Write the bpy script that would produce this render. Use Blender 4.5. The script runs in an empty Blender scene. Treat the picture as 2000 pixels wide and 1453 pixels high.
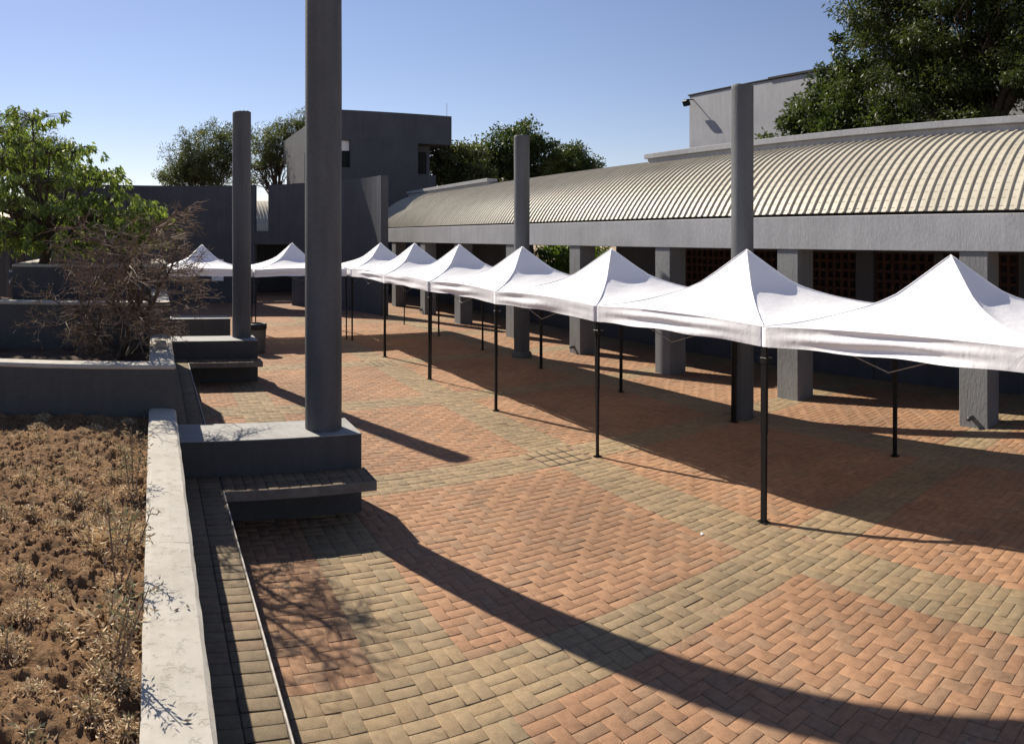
import bpy, math, random
import numpy as np
from mathutils import Vector

random.seed(7); RNG = np.random.default_rng(7)
SC = bpy.context.scene
C = SC.collection
rad = math.radians

# ------------------------------------------------------------------ camera
# The photograph is a hand-swept phone panorama: vertical lines stay vertical, straight
# ground lines bend. A central-cylindrical camera has that projection.
CAM_H = 3.066; FPX = 1386.5; HORIZ = 462.4; YAW = rad(28.904)
cam = bpy.data.cameras.new('camera'); camo = bpy.data.objects.new('camera', cam); C.objects.link(camo)
cam.type = 'PANO'; cam.panorama_type = 'CENTRAL_CYLINDRICAL'
cam.central_cylindrical_range_u_min = -1000 / FPX; cam.central_cylindrical_range_u_max = 1000 / FPX
cam.central_cylindrical_range_v_min = -(1453 - HORIZ) / FPX; cam.central_cylindrical_range_v_max = HORIZ / FPX
cam.central_cylindrical_radius = 1.0
cam.clip_start = 0.05; cam.clip_end = 3000
camo.location = (0, 0, CAM_H); camo.rotation_euler = (math.pi / 2, 0, -YAW)
SC.camera = camo

# ------------------------------------------------------------------ sky and sun
SUN_EL = rad(40.2); SUN_AZ = rad(-18.2)          # azimuth clockwise from +Y
w = bpy.data.worlds.new('World'); SC.world = w; w.use_nodes = True
nt = w.node_tree; sky = nt.nodes.new('ShaderNodeTexSky'); sky.sky_type = 'NISHITA'; sky.sun_disc = False
sky.sun_elevation = SUN_EL; sky.sun_rotation = SUN_AZ; sky.altitude = 900
sky.air_density = 1.2; sky.dust_density = 0.2; sky.ozone_density = 4.0
tn = nt.nodes.new('ShaderNodeMix'); tn.data_type = 'RGBA'; tn.blend_type = 'MULTIPLY'; tn.inputs[0].default_value = 1.0
tn.inputs[7].default_value = (1.20, 0.98, 0.98, 1)      # tint over the whole sky: a slightly warmer blue
nt.links.new(sky.outputs[0], tn.inputs[6]); nt.links.new(tn.outputs[2], nt.nodes['Background'].inputs[0])
nt.nodes['Background'].inputs[1].default_value = 0.068
sun = bpy.data.lights.new('sun', 'SUN'); suno = bpy.data.objects.new('sun', sun); C.objects.link(suno)
sun.energy = 5.0; sun.angle = rad(0.53); sun.color = (1.0, 0.91, 0.77)
sd = Vector((math.sin(SUN_AZ) * math.cos(SUN_EL), math.cos(SUN_AZ) * math.cos(SUN_EL), math.sin(SUN_EL)))
suno.rotation_euler = (-sd).to_track_quat('-Z', 'Y').to_euler(); suno.location = (0, 0, 30)
SC.view_settings.view_transform = 'Standard'; SC.view_settings.look = 'None'
SC.view_settings.gamma = 1.0; SC.view_settings.exposure = 0.75; SC.view_settings.use_curve_mapping = False
SC.render.engine = 'CYCLES'; SC.cycles.use_denoising = True; SC.cycles.max_bounces = 8
SC.cycles.sample_clamp_indirect = 8.0

# ------------------------------------------------------------------ helpers
def pix(x, y, z=0.0):
    "where the view ray of a photograph pixel meets the height z (used once, to survey the place)"
    t = (x - 1000) / FPX + YAW; r = FPX * (CAM_H - z) / (y - HORIZ)
    return r * math.sin(t), r * math.cos(t)
def azx(x): return (x - 1000) / FPX + YAW
def proj(X, Y, z):
    th = np.arctan2(X, Y) - YAW; r = np.hypot(X, Y)
    return 1000 + FPX * th, HORIZ + FPX * (CAM_H - z) / r

class MB:
    def __init__(s): s.v = []; s.f = []
    def add(s, vs, fs):
        o = len(s.v); s.v += [tuple(p) for p in vs]; s.f += [tuple(i + o for i in q) for q in fs]; return s
    def box(s, x0, x1, y0, y1, z0, z1, b=0.0):
        if b <= 0:
            vs = [(x, y, z) for z in (z0, z1) for x, y in ((x0, y0), (x1, y0), (x1, y1), (x0, y1))]
            return s.add(vs, [(3, 2, 1, 0), (4, 5, 6, 7), (0, 1, 5, 4), (1, 2, 6, 5), (2, 3, 7, 6), (3, 0, 4, 7)])
        lo = (x0, y0, z0); hi = (x1, y1, z1); idx = {}; vs = []
        for sx in (0, 1):
            for sy in (0, 1):
                for sz in (0, 1):
                    c = [(lo, hi)[k][i] for i, k in enumerate((sx, sy, sz))]
                    ins = [c[i] + (b if k == 0 else -b) for i, k in enumerate((sx, sy, sz))]
                    for a in range(3):
                        p = list(ins); p[a] = c[a]; idx[(sx, sy, sz, a)] = len(vs); vs.append(p)
        fs = []; g = lambda sx, sy, sz, a: idx[(sx, sy, sz, a)]
        def face(q, n):
            P = [np.array(vs[i], float) for i in q]
            nn = np.cross(P[1] - P[0], P[2] - P[0])
            fs.append(tuple(q) if np.dot(nn, n) > 0 else tuple(q[::-1]))
        for a in range(3):
            b1, b2 = [k for k in range(3) if k != a]
            for sgn in (0, 1):
                q = []
                for u, v in ((0, 0), (1, 0), (1, 1), (0, 1)):
                    k = [0, 0, 0]; k[a] = sgn; k[b1] = u; k[b2] = v; q.append(g(*k, a))
                n = np.zeros(3); n[a] = 1 if sgn else -1; face(q, n)
        for a in range(3):
            b1, b2 = [k for k in range(3) if k != a]
            for u in (0, 1):
                for v in (0, 1):
                    k0 = [0, 0, 0]; k0[b1] = u; k0[b2] = v; k1 = list(k0); k1[a] = 1
                    n = np.zeros(3); n[b1] = 1 if u else -1; n[b2] = 1 if v else -1
                    face([g(*k0, b1), g(*k1, b1), g(*k1, b2), g(*k0, b2)], n)
        for sx in (0, 1):
            for sy in (0, 1):
                for sz in (0, 1):
                    face([g(sx, sy, sz, 0), g(sx, sy, sz, 1), g(sx, sy, sz, 2)], np.array([2 * sx - 1, 2 * sy - 1, 2 * sz - 1]))
        return s.add(vs, fs)
    def tube(s, pts, rs, n=8, cap=True):
        pts = [np.array(p, float) for p in pts]; rings = []; o = len(s.v)
        ref = np.array([0.31, 0.17, 0.93])
        for i, p in enumerate(pts):
            d = pts[min(i + 1, len(pts) - 1)] - pts[max(i - 1, 0)]; d = d / (np.linalg.norm(d) + 1e-9)
            if abs(np.dot(d, ref)) > 0.97: ref = np.array([0.9, 0.3, 0.1])
            u = np.cross(d, ref); u /= np.linalg.norm(u); v = np.cross(d, u)
            for k in range(n):
                a = 2 * math.pi * k / n; s.v.append(tuple(p + rs[i] * (math.cos(a) * u + math.sin(a) * v)))
        for i in range(len(pts) - 1):
            for k in range(n):
                a = o + i * n + k; b = o + i * n + (k + 1) % n
                s.f.append((a, a + n, b + n, b))
        if cap:
            s.f.append(tuple(o + k for k in range(n))); e = o + (len(pts) - 1) * n
            s.f.append(tuple(e + n - 1 - k for k in range(n)))
        return s
    def bar(s, p, q, wd=0.012):
        return s.tube([p, q], [wd, wd], 4)
    def lathe(s, prof, n=32, cx=0, cy=0):
        o = len(s.v)
        for r, z in prof:
            for k in range(n):
                a = 2 * math.pi * k / n; s.v.append((cx + r * math.cos(a), cy + r * math.sin(a), z))
        for i in range(len(prof) - 1):
            for k in range(n):
                a = o + i * n + k; b = o + i * n + (k + 1) % n
                s.f.append((a, b, b + n, a + n))
        return s
    def mesh(s, name, mat=None, smooth=False):
        m = bpy.data.meshes.new(name); m.from_pydata(s.v, [], s.f); m.update()
        if mat: m.materials.append(mat)
        if smooth: m.polygons.foreach_set('use_smooth', [True] * len(m.polygons))
        return m
    def build(s, name, mat=None, parent=None, smooth=False, loc=None):
        return link(name, s.mesh(name, mat, smooth), parent, loc)

def link(name, data, parent=None, loc=None, rz=0.0):
    o = bpy.data.objects.new(name, data); C.objects.link(o)
    if parent is not None: o.parent = parent
    if loc is not None: o.location = loc
    if rz: o.rotation_euler = (0, 0, rz)
    return o
def tag(o, label=None, cat=None, group=None, kind=None):
    if label: o['label'] = label
    if cat: o['category'] = cat
    if group: o['group'] = group
    if kind: o['kind'] = kind
    return o
def empty(name, loc=(0, 0, 0), label=None, cat=None, group=None):
    return tag(link(name, None, None, loc), label, cat, group)
def copy_tree(o, parent=None):
    c = o.copy(); C.objects.link(c); c.parent = parent
    for ch in list(o.children): copy_tree(ch, c)
    return c
def np_mesh(name, V, Fq, mat, tint=None, smooth=False):
    "mesh from numpy quads (N,4) with an optional face colour called tint"
    m = bpy.data.meshes.new(name); nf = len(Fq)
    m.vertices.add(len(V)); m.vertices.foreach_set('co', np.asarray(V, np.float32).ravel())
    m.loops.add(nf * 4); m.loops.foreach_set('vertex_index', np.asarray(Fq, np.int32).ravel())
    m.polygons.add(nf); m.polygons.foreach_set('loop_start', np.arange(nf, dtype=np.int32) * 4)
    m.polygons.foreach_set('loop_total', np.full(nf, 4, np.int32))
    if smooth: m.polygons.foreach_set('use_smooth', np.ones(nf, bool))
    if tint is not None:
        a = m.attributes.new('tint', 'FLOAT_COLOR', 'FACE')
        t = np.ones((nf, 4), np.float32); t[:, :3] = tint; a.data.foreach_set('color', t.ravel())
    m.materials.append(mat); m.update(calc_edges=True); m.validate()
    return m
def vnoise(x, y, seed=0):
    "smooth value noise, 0..1"
    xi = np.floor(x).astype(np.int64); yi = np.floor(y).astype(np.int64); fx = x - xi; fy = y - yi
    fx = fx * fx * (3 - 2 * fx); fy = fy * fy * (3 - 2 * fy)
    def h(a, b):
        n = (a * 374761393 + b * 668265263 + seed * 2147483647) & 0xFFFFFFFF
        n = ((n ^ (n >> 13)) * 1274126177) & 0xFFFFFFFF
        return ((n ^ (n >> 16)) & 0xFFFF) / 65535.0
    return (h(xi, yi) * (1 - fx) + h(xi + 1, yi) * fx) * (1 - fy) + (h(xi, yi + 1) * (1 - fx) + h(xi + 1, yi + 1) * fx) * fy

# ------------------------------------------------------------------ materials
def newmat(name):
    m = bpy.data.materials.new(name); m.use_nodes = True; n = m.node_tree.nodes; b = n['Principled BSDF']
    b.inputs['Roughness'].default_value = 0.8; b.inputs['Specular IOR Level'].default_value = 0.3
    return m, m.node_tree, b
def N(t, kind, **kw):
    n = t.nodes.new(kind)
    for k, v in kw.items():
        if hasattr(n, k): setattr(n, k, v)
        else: n.inputs[k].default_value = v
    return n
def worldpos(t, scale=(1, 1, 1)):
    g = N(t, 'ShaderNodeNewGeometry'); mp = N(t, 'ShaderNodeMapping'); mp.inputs['Scale'].default_value = scale
    t.links.new(g.outputs['Position'], mp.inputs['Vector']); return mp.outputs[0]
def noise(t, vec, scale, detail=4, rough=0.55):
    n = N(t, 'ShaderNodeTexNoise'); n.inputs['Scale'].default_value = scale; n.inputs['Detail'].default_value = detail
    n.inputs['Roughness'].default_value = rough; t.links.new(vec, n.inputs['Vector']); return n.outputs['Fac']
def ramp(t, fac, stops):
    r = N(t, 'ShaderNodeValToRGB'); e = r.color_ramp.elements
    while len(e) < len(stops): e.new(0.5)
    for el, (p, c) in zip(e, stops): el.position = p; el.color = (*c, 1)
    t.links.new(fac, r.inputs[0]); return r.outputs[0]
def mixc(t, a, b, fac, mode='MIX'):
    m = N(t, 'ShaderNodeMix', data_type='RGBA', blend_type=mode)
    for sck, v in ((m.inputs[0], fac), (m.inputs[6], a), (m.inputs[7], b)):
        if hasattr(v, 'is_linked') or hasattr(v, 'links'): t.links.new(v, sck)
        elif isinstance(v, (int, float)): sck.default_value = v
        else: sck.default_value = (*v, 1)
    return m.outputs[2]
def bump(t, b, height, strength=0.3, dist=0.01):
    n = N(t, 'ShaderNodeBump'); n.inputs['Strength'].default_value = strength; n.inputs['Distance'].default_value = dist
    t.links.new(height, n.inputs['Height']); t.links.new(n.outputs[0], b.inputs['Normal'])

def plaster(name, col, streak=1.0, bumpk=0.5, bscale=60, stain=0.25, vert=1.0):
    m, t, b = newmat(name); p = worldpos(t)
    big = noise(t, p, 0.9, 5); fine = noise(t, p, 22, 4)
    st = noise(t, worldpos(t, (7, 7, 0.7)), 1.0, 4)
    c = np.array(col)
    a1 = ramp(t, big, [(0.3, c * 0.86), (0.7, c * 1.1)])
    a2 = mixc(t, a1, ramp(t, fine, [(0.3, (0.82,) * 3), (0.7, (1.08,) * 3)]), 0.6, 'MULTIPLY')
    a3 = mixc(t, a2, ramp(t, st, [(0.35, (0.72, 0.71, 0.69)), (0.6, (1.03,) * 3)]), stain * streak, 'MULTIPLY')
    t.links.new(a3, b.inputs['Base Color']); b.inputs['Roughness'].default_value = 0.72
    bump(t, b, noise(t, worldpos(t, (1, 1, vert)), bscale, 5, 0.6), bumpk, 0.012)
    return m
GREY = (0.185, 0.188, 0.200)
M = {}
M['column'] = plaster('column_plaster', (0.098, 0.103, 0.112), bumpk=0.6, bscale=40, stain=0.55)
M['wall'] = plaster('arcade_plaster', (0.285, 0.29, 0.312), bumpk=0.5, bscale=30, stain=0.3, vert=0.3)
M['pillar'] = plaster('pillar_plaster', (0.175, 0.180, 0.188), bumpk=0.7, bscale=30, stain=0.4, vert=0.3)
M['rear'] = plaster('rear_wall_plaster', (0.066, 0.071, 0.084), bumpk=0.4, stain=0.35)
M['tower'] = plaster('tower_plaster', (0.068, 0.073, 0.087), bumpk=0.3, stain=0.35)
M['annex'] = plaster('annex_plaster', (0.325, 0.333, 0.362), bumpk=0.3, stain=0.3)
M['plinth'] = plaster('plinth_plaster', (0.070, 0.072, 0.074), bumpk=0.4, bscale=50, stain=0.35)  # darker than the top: shade of the sides is in the colour
M['cap'] = plaster('plinth_plaster_sunlit', (0.30, 0.295, 0.285), bumpk=0.4, bscale=50, stain=0.35)  # same block's top, lighter because the sunlight is put into the colour
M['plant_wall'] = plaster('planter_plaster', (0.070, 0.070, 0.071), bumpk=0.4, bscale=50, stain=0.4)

def coping_mat():
    m, t, b = newmat('coping_concrete'); p = worldpos(t)
    c = ramp(t, noise(t, p, 1.8, 6), [(0.3, (0.36, 0.338, 0.30)), (0.65, (0.415, 0.39, 0.345))])
    sp = N(t, 'ShaderNodeTexVoronoi'); sp.inputs['Scale'].default_value = 17; t.links.new(p, sp.inputs['Vector'])
    pits = ramp(t, sp.outputs['Distance'], [(0.05, (0.62, 0.58, 0.52)), (0.16, (1, 1, 1))])
    c = mixc(t, c, pits, 0.3, 'MULTIPLY')
    dirt = ramp(t, noise(t, p, 5.5, 6, 0.7), [(0.38, (0.70, 0.66, 0.60)), (0.55, (1, 1, 1))])
    c = mixc(t, c, dirt, 0.35, 'MULTIPLY'); t.links.new(c, b.inputs['Base Color'])
    pn = N(t, 'ShaderNodeTexNoise'); pn.inputs['Scale'].default_value = 14; pn.inputs['Detail'].default_value = 8; pn.inputs['Roughness'].default_value = 0.72
    t.links.new(p, pn.inputs['Vector'])
    chips = ramp(t, pn.outputs['Fac'], [(0.36, (0, 0, 0)), (0.44, (1, 1, 1))])
    bump(t, b, chips, 0.5, 0.006); b.inputs['Roughness'].default_value = 0.9
    return m
M['coping'] = coping_mat()

def brick_mat():
    m, t, b = newmat('clay_paver'); p = worldpos(t)
    at = N(t, 'ShaderNodeAttribute'); at.attribute_name = 'tint'
    g = ramp(t, noise(t, p, 130, 4, 0.75), [(0.3, (0.55, 0.53, 0.51)), (0.5, (1.0, 1.0, 1.0)), (0.72, (1.4, 1.36, 1.3))])
    c = mixc(t, at.outputs['Color'], g, 0.75, 'MULTIPLY')
    bl = ramp(t, noise(t, p, 14, 5, 0.6), [(0.32, (0.74, 0.72, 0.69)), (0.62, (1.06, 1.05, 1.03))])
    c = mixc(t, c, bl, 0.8, 'MULTIPLY')
    wr = ramp(t, noise(t, p, 0.55, 6, 0.6), [(0.33, (0.74, 0.74, 0.74)), (0.62, (1.10, 1.10, 1.08))])
    c = mixc(t, c, wr, 0.85, 'MULTIPLY')
    sp = ramp(t, noise(t, p, 2.3, 7, 0.72), [(0.30, (0.55, 0.54, 0.52)), (0.40, (1, 1, 1))])
    c = mixc(t, c, sp, 0.7, 'MULTIPLY')
    t.links.new(c, b.inputs['Base Color']); b.inputs['Roughness'].default_value = 0.85
    bump(t, b, noise(t, p, 170, 4, 0.65), 0.6, 0.004)
    return m
M['brick'] = brick_mat()
def simple(name, col, rough=0.6, metal=0.0, nscale=0, namt=0.25, spec=0.3, bscale=0, bk=0.3):
    m, t, b = newmat(name); c = np.array(col, float)
    b.inputs['Roughness'].default_value = rough; b.inputs['Metallic'].default_value = metal; b.inputs['Specular IOR Level'].default_value = spec
    p = worldpos(t)
    t.links.new(ramp(t, noise(t, p, nscale or 6, 5), [(0.3, c * (1 - namt)), (0.7, c * (1 + namt))]), b.inputs['Base Color'])
    if bscale: bump(t, b, noise(t, p, bscale, 5), bk, 0.01)
    return m
M['joint'] = simple('joint_sand', (0.245, 0.165, 0.108), 0.95, nscale=30, namt=0.4)
M['farpave'] = simple('worn_paving', (0.24, 0.142, 0.088), 0.9, nscale=3, namt=0.2, bscale=20)
M['earth'] = simple('dry_ground', (0.30, 0.22, 0.14), 0.95, nscale=0.4, namt=0.3)
M['black'] = simple('black_steel', (0.008, 0.008, 0.009), 0.5, nscale=12, spec=0.25)
M['steel'] = simple('galvanised_bar', (0.20, 0.20, 0.205), 0.38, metal=0.7, nscale=20)
M['dark'] = simple('dark_interior', (0.018, 0.018, 0.02), 0.9)
M['terracotta'] = simple('terracotta_block', (0.055, 0.027, 0.021), 0.9, nscale=9, namt=0.35)
M['slab'] = simple('bench_slab', (0.15, 0.14, 0.13), 0.8, nscale=8, namt=0.25, bscale=60)
M['trim'] = simple('bench_edge_trim', (0.42, 0.39, 0.35), 0.55, nscale=14, namt=0.35)
M['bin'] = simple('bin_plastic', (0.10, 0.10, 0.10), 0.7, nscale=6)
M['binrim'] = simple('bin_rim', (0.015, 0.015, 0.016), 0.5)
M['white'] = simple('white_paint', (0.78, 0.78, 0.78), 0.6, namt=0.05)
M['glass'] = simple('dark_glass', (0.02, 0.025, 0.03), 0.08, spec=0.6)
M['pvc'] = simple('grey_pipe', (0.10, 0.10, 0.105), 0.5)
M['carpaint'] = simple('car_blue_white', (0.42, 0.55, 0.66), 0.25, spec=0.6, namt=0.05)
M['tyre'] = simple('tyre_rubber', (0.015, 0.015, 0.015), 0.8)
M['fence'] = simple('fence_paint', (0.05, 0.05, 0.055), 0.5)
M['bark'] = simple('tree_bark', (0.075, 0.058, 0.045), 0.95, nscale=14, namt=0.45, bscale=30, bk=0.8)
M['twig'] = simple('brown_twig', (0.185, 0.135, 0.105), 0.9, nscale=4, namt=0.4)
M['stone'] = simple('rough_stone', (0.30, 0.26, 0.21), 0.95, nscale=18, namt=0.35, bscale=40, bk=0.8)

def roof_mat():
    m, t, b = newmat('cream_roof_sheet'); p = worldpos(t)
    c = ramp(t, noise(t, p, 0.8, 5), [(0.3, (0.415, 0.385, 0.315)), (0.7, (0.47, 0.437, 0.36))])
    st = ramp(t, noise(t, worldpos(t, (1.2, 9, 1.2)), 1.3, 5), [(0.36, (0.72, 0.69, 0.64)), (0.6, (1.03, 1.02, 1.0))])
    c = mixc(t, c, st, 0.55, 'MULTIPLY'); t.links.new(c, b.inputs['Base Color'])
    b.inputs['Roughness'].default_value = 0.5; return m
M['roof'] = roof_mat()

def cloth_mat():
    m, t, b = newmat('white_canopy_cloth'); p = worldpos(t)
    oi = N(t, 'ShaderNodeObjectInfo')
    add = N(t, 'ShaderNodeVectorMath', operation='ADD'); t.links.new(p, add.inputs[0]); t.links.new(oi.outputs['Location'], add.inputs[1])
    b.inputs['Base Color'].default_value = (0.86, 0.86, 0.89, 1); b.inputs['Roughness'].default_value = 0.6
    mp = N(t, 'ShaderNodeMapping'); mp.inputs['Rotation'].default_value = (0.3, 0.2, 0.6); mp.inputs['Scale'].default_value = (1.0, 5.5, 2)
    t.links.new(p, mp.inputs['Vector'])
    wv = noise(t, mp.outputs[0], 1.6, 5, 0.6)
    n2 = N(t, 'ShaderNodeTexNoise'); n2.inputs['Scale'].default_value = 6; n2.inputs['Detail'].default_value = 3; n2.inputs['Distortion'].default_value = 1.2
    t.links.new(p, n2.inputs['Vector'])
    ad = N(t, 'ShaderNodeMath', operation='ADD'); t.links.new(wv, ad.inputs[0]); t.links.new(n2.outputs['Fac'], ad.inputs[1])
    bump(t, b, ad.outputs[0], 0.42, 0.015)
    tr = N(t, 'ShaderNodeBsdfTranslucent'); tr.inputs['Color'].default_value = (0.8, 0.8, 0.84, 1)
    mx = N(t, 'ShaderNodeMixShader'); mx.inputs[0].default_value = 0.13
    t.links.new(b.outputs[0], mx.inputs[1]); t.links.new(tr.outputs[0], mx.inputs[2])
    t.links.new(mx.outputs[0], t.nodes['Material Output'].inputs['Surface']); return m
M['cloth'] = cloth_mat()

def soil_mat():
    m, t, b = newmat('dry_soil'); p = worldpos(t)
    c = ramp(t, noise(t, p, 3.2, 8, 0.7), [(0.28, (0.108, 0.058, 0.029)), (0.5, (0.220, 0.126, 0.064)), (0.75, (0.33, 0.20, 0.105))])
    g = ramp(t, noise(t, p, 130, 4, 0.7), [(0.3, (0.62, 0.62, 0.62)), (0.7, (1.2, 1.2, 1.18))])
    c = mixc(t, c, g, 0.8, 'MULTIPLY'); t.links.new(c, b.inputs['Base Color']); b.inputs['Roughness'].default_value = 1
    bump(t, b, noise(t, p, 70, 8, 0.7), 1.0, 0.02); return m
M['soil'] = soil_mat()
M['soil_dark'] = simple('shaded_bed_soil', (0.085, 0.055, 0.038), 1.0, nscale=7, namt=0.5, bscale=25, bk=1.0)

def leaf_mat(name, trans=0.35, rough=0.5, tc=(1.5, 1.5, 0.75)):
    m, t, b = newmat(name); at = N(t, 'ShaderNodeAttribute'); at.attribute_name = 'tint'
    t.links.new(at.outputs['Color'], b.inputs['Base Color']); b.inputs['Roughness'].default_value = rough
    tr = N(t, 'ShaderNodeBsdfTranslucent')
    t.links.new(mixc(t, at.outputs['Color'], tc, 1.0, 'MULTIPLY'), tr.inputs['Color'])
    mx = N(t, 'ShaderNodeMixShader'); mx.inputs[0].default_value = trans
    t.links.new(b.outputs[0], mx.inputs[1]); t.links.new(tr.outputs[0], mx.inputs[2])
    t.links.new(mx.outputs[0], t.nodes['Material Output'].inputs['Surface']); return m
M['leaf'] = leaf_mat('leaf'); M['dryleaf'] = leaf_mat('withered_leaf', 0.22, 0.8, (1.2, 1.1, 0.9))

# ================================================================== GROUND AND PAVING
g = MB(); g.add([(-900, -900, -0.06), (900, -900, -0.06), (900, 900, -0.06), (-900, 900, -0.06)], [(0, 1, 2, 3)])
tag(g.build('ground', M['earth']), 'dry bare earth reaching beyond the buildings', 'ground', kind='structure')
# the plaza: sand bed, brick pavers on it, in red panels framed by khaki bands
MOD = 0.112; PX0, PX1, PY0, PY1 = 0.25, 13.0, -0.4, 27.0
pv = MB(); pv.box(PX0, PX1, PY0, PY1, -0.055, -0.0075)
paving = tag(pv.build('plaza_paving', M['joint']), 'brick plaza floor of red herringbone panels framed by khaki bands', 'paving', kind='structure')
fp = MB(); fp.box(-14, 0.21, 16.6, 60, -0.055, -0.002); fp.box(0.21, 30, 27.004, 60, -0.055, -0.002)
tag(fp.build('rear_paving', M['farpave']), 'far brick paving under the tents and before the curved wall', 'paving', kind='structure')

BXC, BYC = 5.45, 4.31; NX, NY, NB = 32, 36, 6     # band centres, cells per bay, cells per band
i0 = int(math.floor((PX0 - BXC) / MOD)) - 2; i1 = int((PX1 - BXC) / MOD) + 2
j0 = int(math.floor((PY0 - BYC) / MOD)) - 2; j1 = int((PY1 - BYC) / MOD) + 2
def zone(i, j):
    a = (i + NB // 2) % NX < NB; b = (j + NB // 2) % NY < NB
    if a or b: return ('y', (i + NB // 2) // NX if a and not b else 9999, (j + NB // 2) // NY if b else 9999, a and b)
    return ('r', (i + NB // 2) // NX, (j + NB // 2) // NY, False)
cell_x = lambda i: BXC + i * MOD
cell_y = lambda j: BYC + j * MOD
drains = [(5.36, 8.37), (5.40, 16.30)]
def in_drain(x, y): return any(abs(x - a) < 0.36 and abs(y - b) < 0.36 for a, b in drains)
bricks = []; done = set()
for j in range(j0, j1):
    for i in range(i0, i1):
        if (i, j) in done: continue
        z = zone(i, j)
        if z[0] == 'r':
            c = (i - j) % 4
            nb = {0: (i + 1, j), 3: (i, j + 1)}.get(c)
        else:
            I, J = (i + 3) // 2, (j + 3) // 2
            nb = ((i + 1, j) if (i + 3) % 2 == 0 else None) if (I + J) % 2 == 0 else ((i, j + 1) if (j + 3) % 2 == 0 else None)
        cells = [(i, j)]
        if nb and nb not in done and zone(*nb)[0] == z[0] and (z[0] == 'y' or zone(*nb) == z): cells.append(nb)
        done.update(cells)
        xa = cell_x(cells[0][0]); ya = cell_y(cells[0][1]); xb = cell_x(cells[-1][0]) + MOD; yb = cell_y(cells[-1][1]) + MOD
        cx, cy = (xa + xb) / 2, (ya + yb) / 2
        if xa < PX0 or xb > PX1 or ya < PY0 or yb > PY1 or in_drain(cx, cy): continue
        bricks.append((cx, cy, xb - xa, yb - ya, z[0] == 'y'))
BR = np.array([b[:4] for b in bricks]); BY = np.array([b[4] for b in bricks])
def brick_tint(yel, n, rng):
    r = rng.random((n, 1)); k = (0.93 + 0.13 * rng.random((n, 1)))
    red = np.array([0.300, 0.172, 0.102]); brn = np.array([0.276, 0.172, 0.108]); org = np.array([0.318, 0.185, 0.108])
    kh = np.array([0.262, 0.195, 0.120]); kg = np.array([0.242, 0.186, 0.117]); kt = np.array([0.274, 0.200, 0.120])
    a = np.where(r < 0.6, red, np.where(r < 0.8, brn, org)); b = np.where(r < 0.55, kh, np.where(r < 0.8, kg, kt))
    return np.where(yel[:, None], b, a) * k
def brick_geo(cx, cy, wx, wy, z0, tilt, joint=0.002, bev=0.0045, dep=0.022):
    "vectorised pavers: top, worn bevel, sides. returns V (n,12,3)"
    n = len(cx); hx = wx / 2 - joint; hy = wy / 2 - joint; V = np.zeros((n, 12, 3))
    sg = np.array([(-1, -1), (1, -1), (1, 1), (-1, 1)])
    for k in range(4):
        V[:, k, 0] = cx + sg[k, 0] * (hx - bev); V[:, k, 1] = cy + sg[k, 1] * (hy - bev)
        V[:, k, 2] = z0 + tilt[:, 0] * sg[k, 0] + tilt[:, 1] * sg[k, 1]
        V[:, 4 + k, 0] = cx + sg[k, 0] * hx; V[:, 4 + k, 1] = cy + sg[k, 1] * hy; V[:, 4 + k, 2] = V[:, k, 2] - bev * 0.55
        V[:, 8 + k] = V[:, 4 + k]; V[:, 8 + k, 2] = V[:, k, 2] - dep
    return V
BF = [(0, 1, 2, 3)] + [(4 + k, 4 + (k + 1) % 4, (k + 1) % 4, k) for k in range(4)] + [(8 + k, 8 + (k + 1) % 4, 4 + (k + 1) % 4, 4 + k) for k in range(4)]
BF = np.array(BF)
px_, py_ = proj(BR[:, 0], BR[:, 1], 0.0); rr = np.hypot(BR[:, 0], BR[:, 1])
seen = (px_ > 470) & (px_ < 1995) & (py_ < 1450) & (BR[:, 0] > 0.75)
order = np.where(seen)[0][np.argsort(rr[seen])][:300]
near = np.zeros(len(BR), bool); near[order] = True
far = ~near; nfar = far.sum()
tl = RNG.normal(0, 0.0006, (nfar, 2)); zz = RNG.normal(0, 0.0013, nfar) - 0.006 * (RNG.random(nfar) < .012)
V = brick_geo(BR[far, 0], BR[far, 1], BR[far, 2], BR[far, 3], zz, tl)
Fq = (BF[None] + (np.arange(nfar) * 12)[:, None, None]).reshape(-1, 4)
tint = np.repeat(brick_tint(BY[far], nfar, RNG), len(BF), axis=0)
tag(link('brick_field', np_mesh('brick_field', V.reshape(-1, 3), Fq, M['brick'], tint), paving), kind='stuff')
def brick_meshes(yel, nvar, wx, wy, dep=0.022):
    out = []
    for _ in range(nvar):
        Vb = brick_geo(np.zeros(1), np.zeros(1), np.array([wx]), np.array([wy]), np.zeros(1), RNG.normal(0, 0.0006, (1, 2)), dep=dep)
        tb = np.repeat(brick_tint(np.array([yel]), 1, RNG), len(BF), axis=0)
        out.append(np_mesh('brick', Vb.reshape(-1, 3), BF, M['brick'], tb))
    return out
PV = {(y, s): brick_meshes(y, 10 if s == 2 else 4, MOD * s, MOD) for y in (False, True) for s in (1, 2)}
for k in order:
    s = 2 if max(BR[k, 2], BR[k, 3]) > MOD * 1.5 else 1
    link('brick', random.choice(PV[(bool(BY[k]), s)]), paving, (BR[k, 0], BR[k, 1], random.gauss(0, 0.0016)),
         (math.pi / 2 if BR[k, 3] > BR[k, 2] * 1.2 else 0) + random.choice((0, math.pi)))
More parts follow.
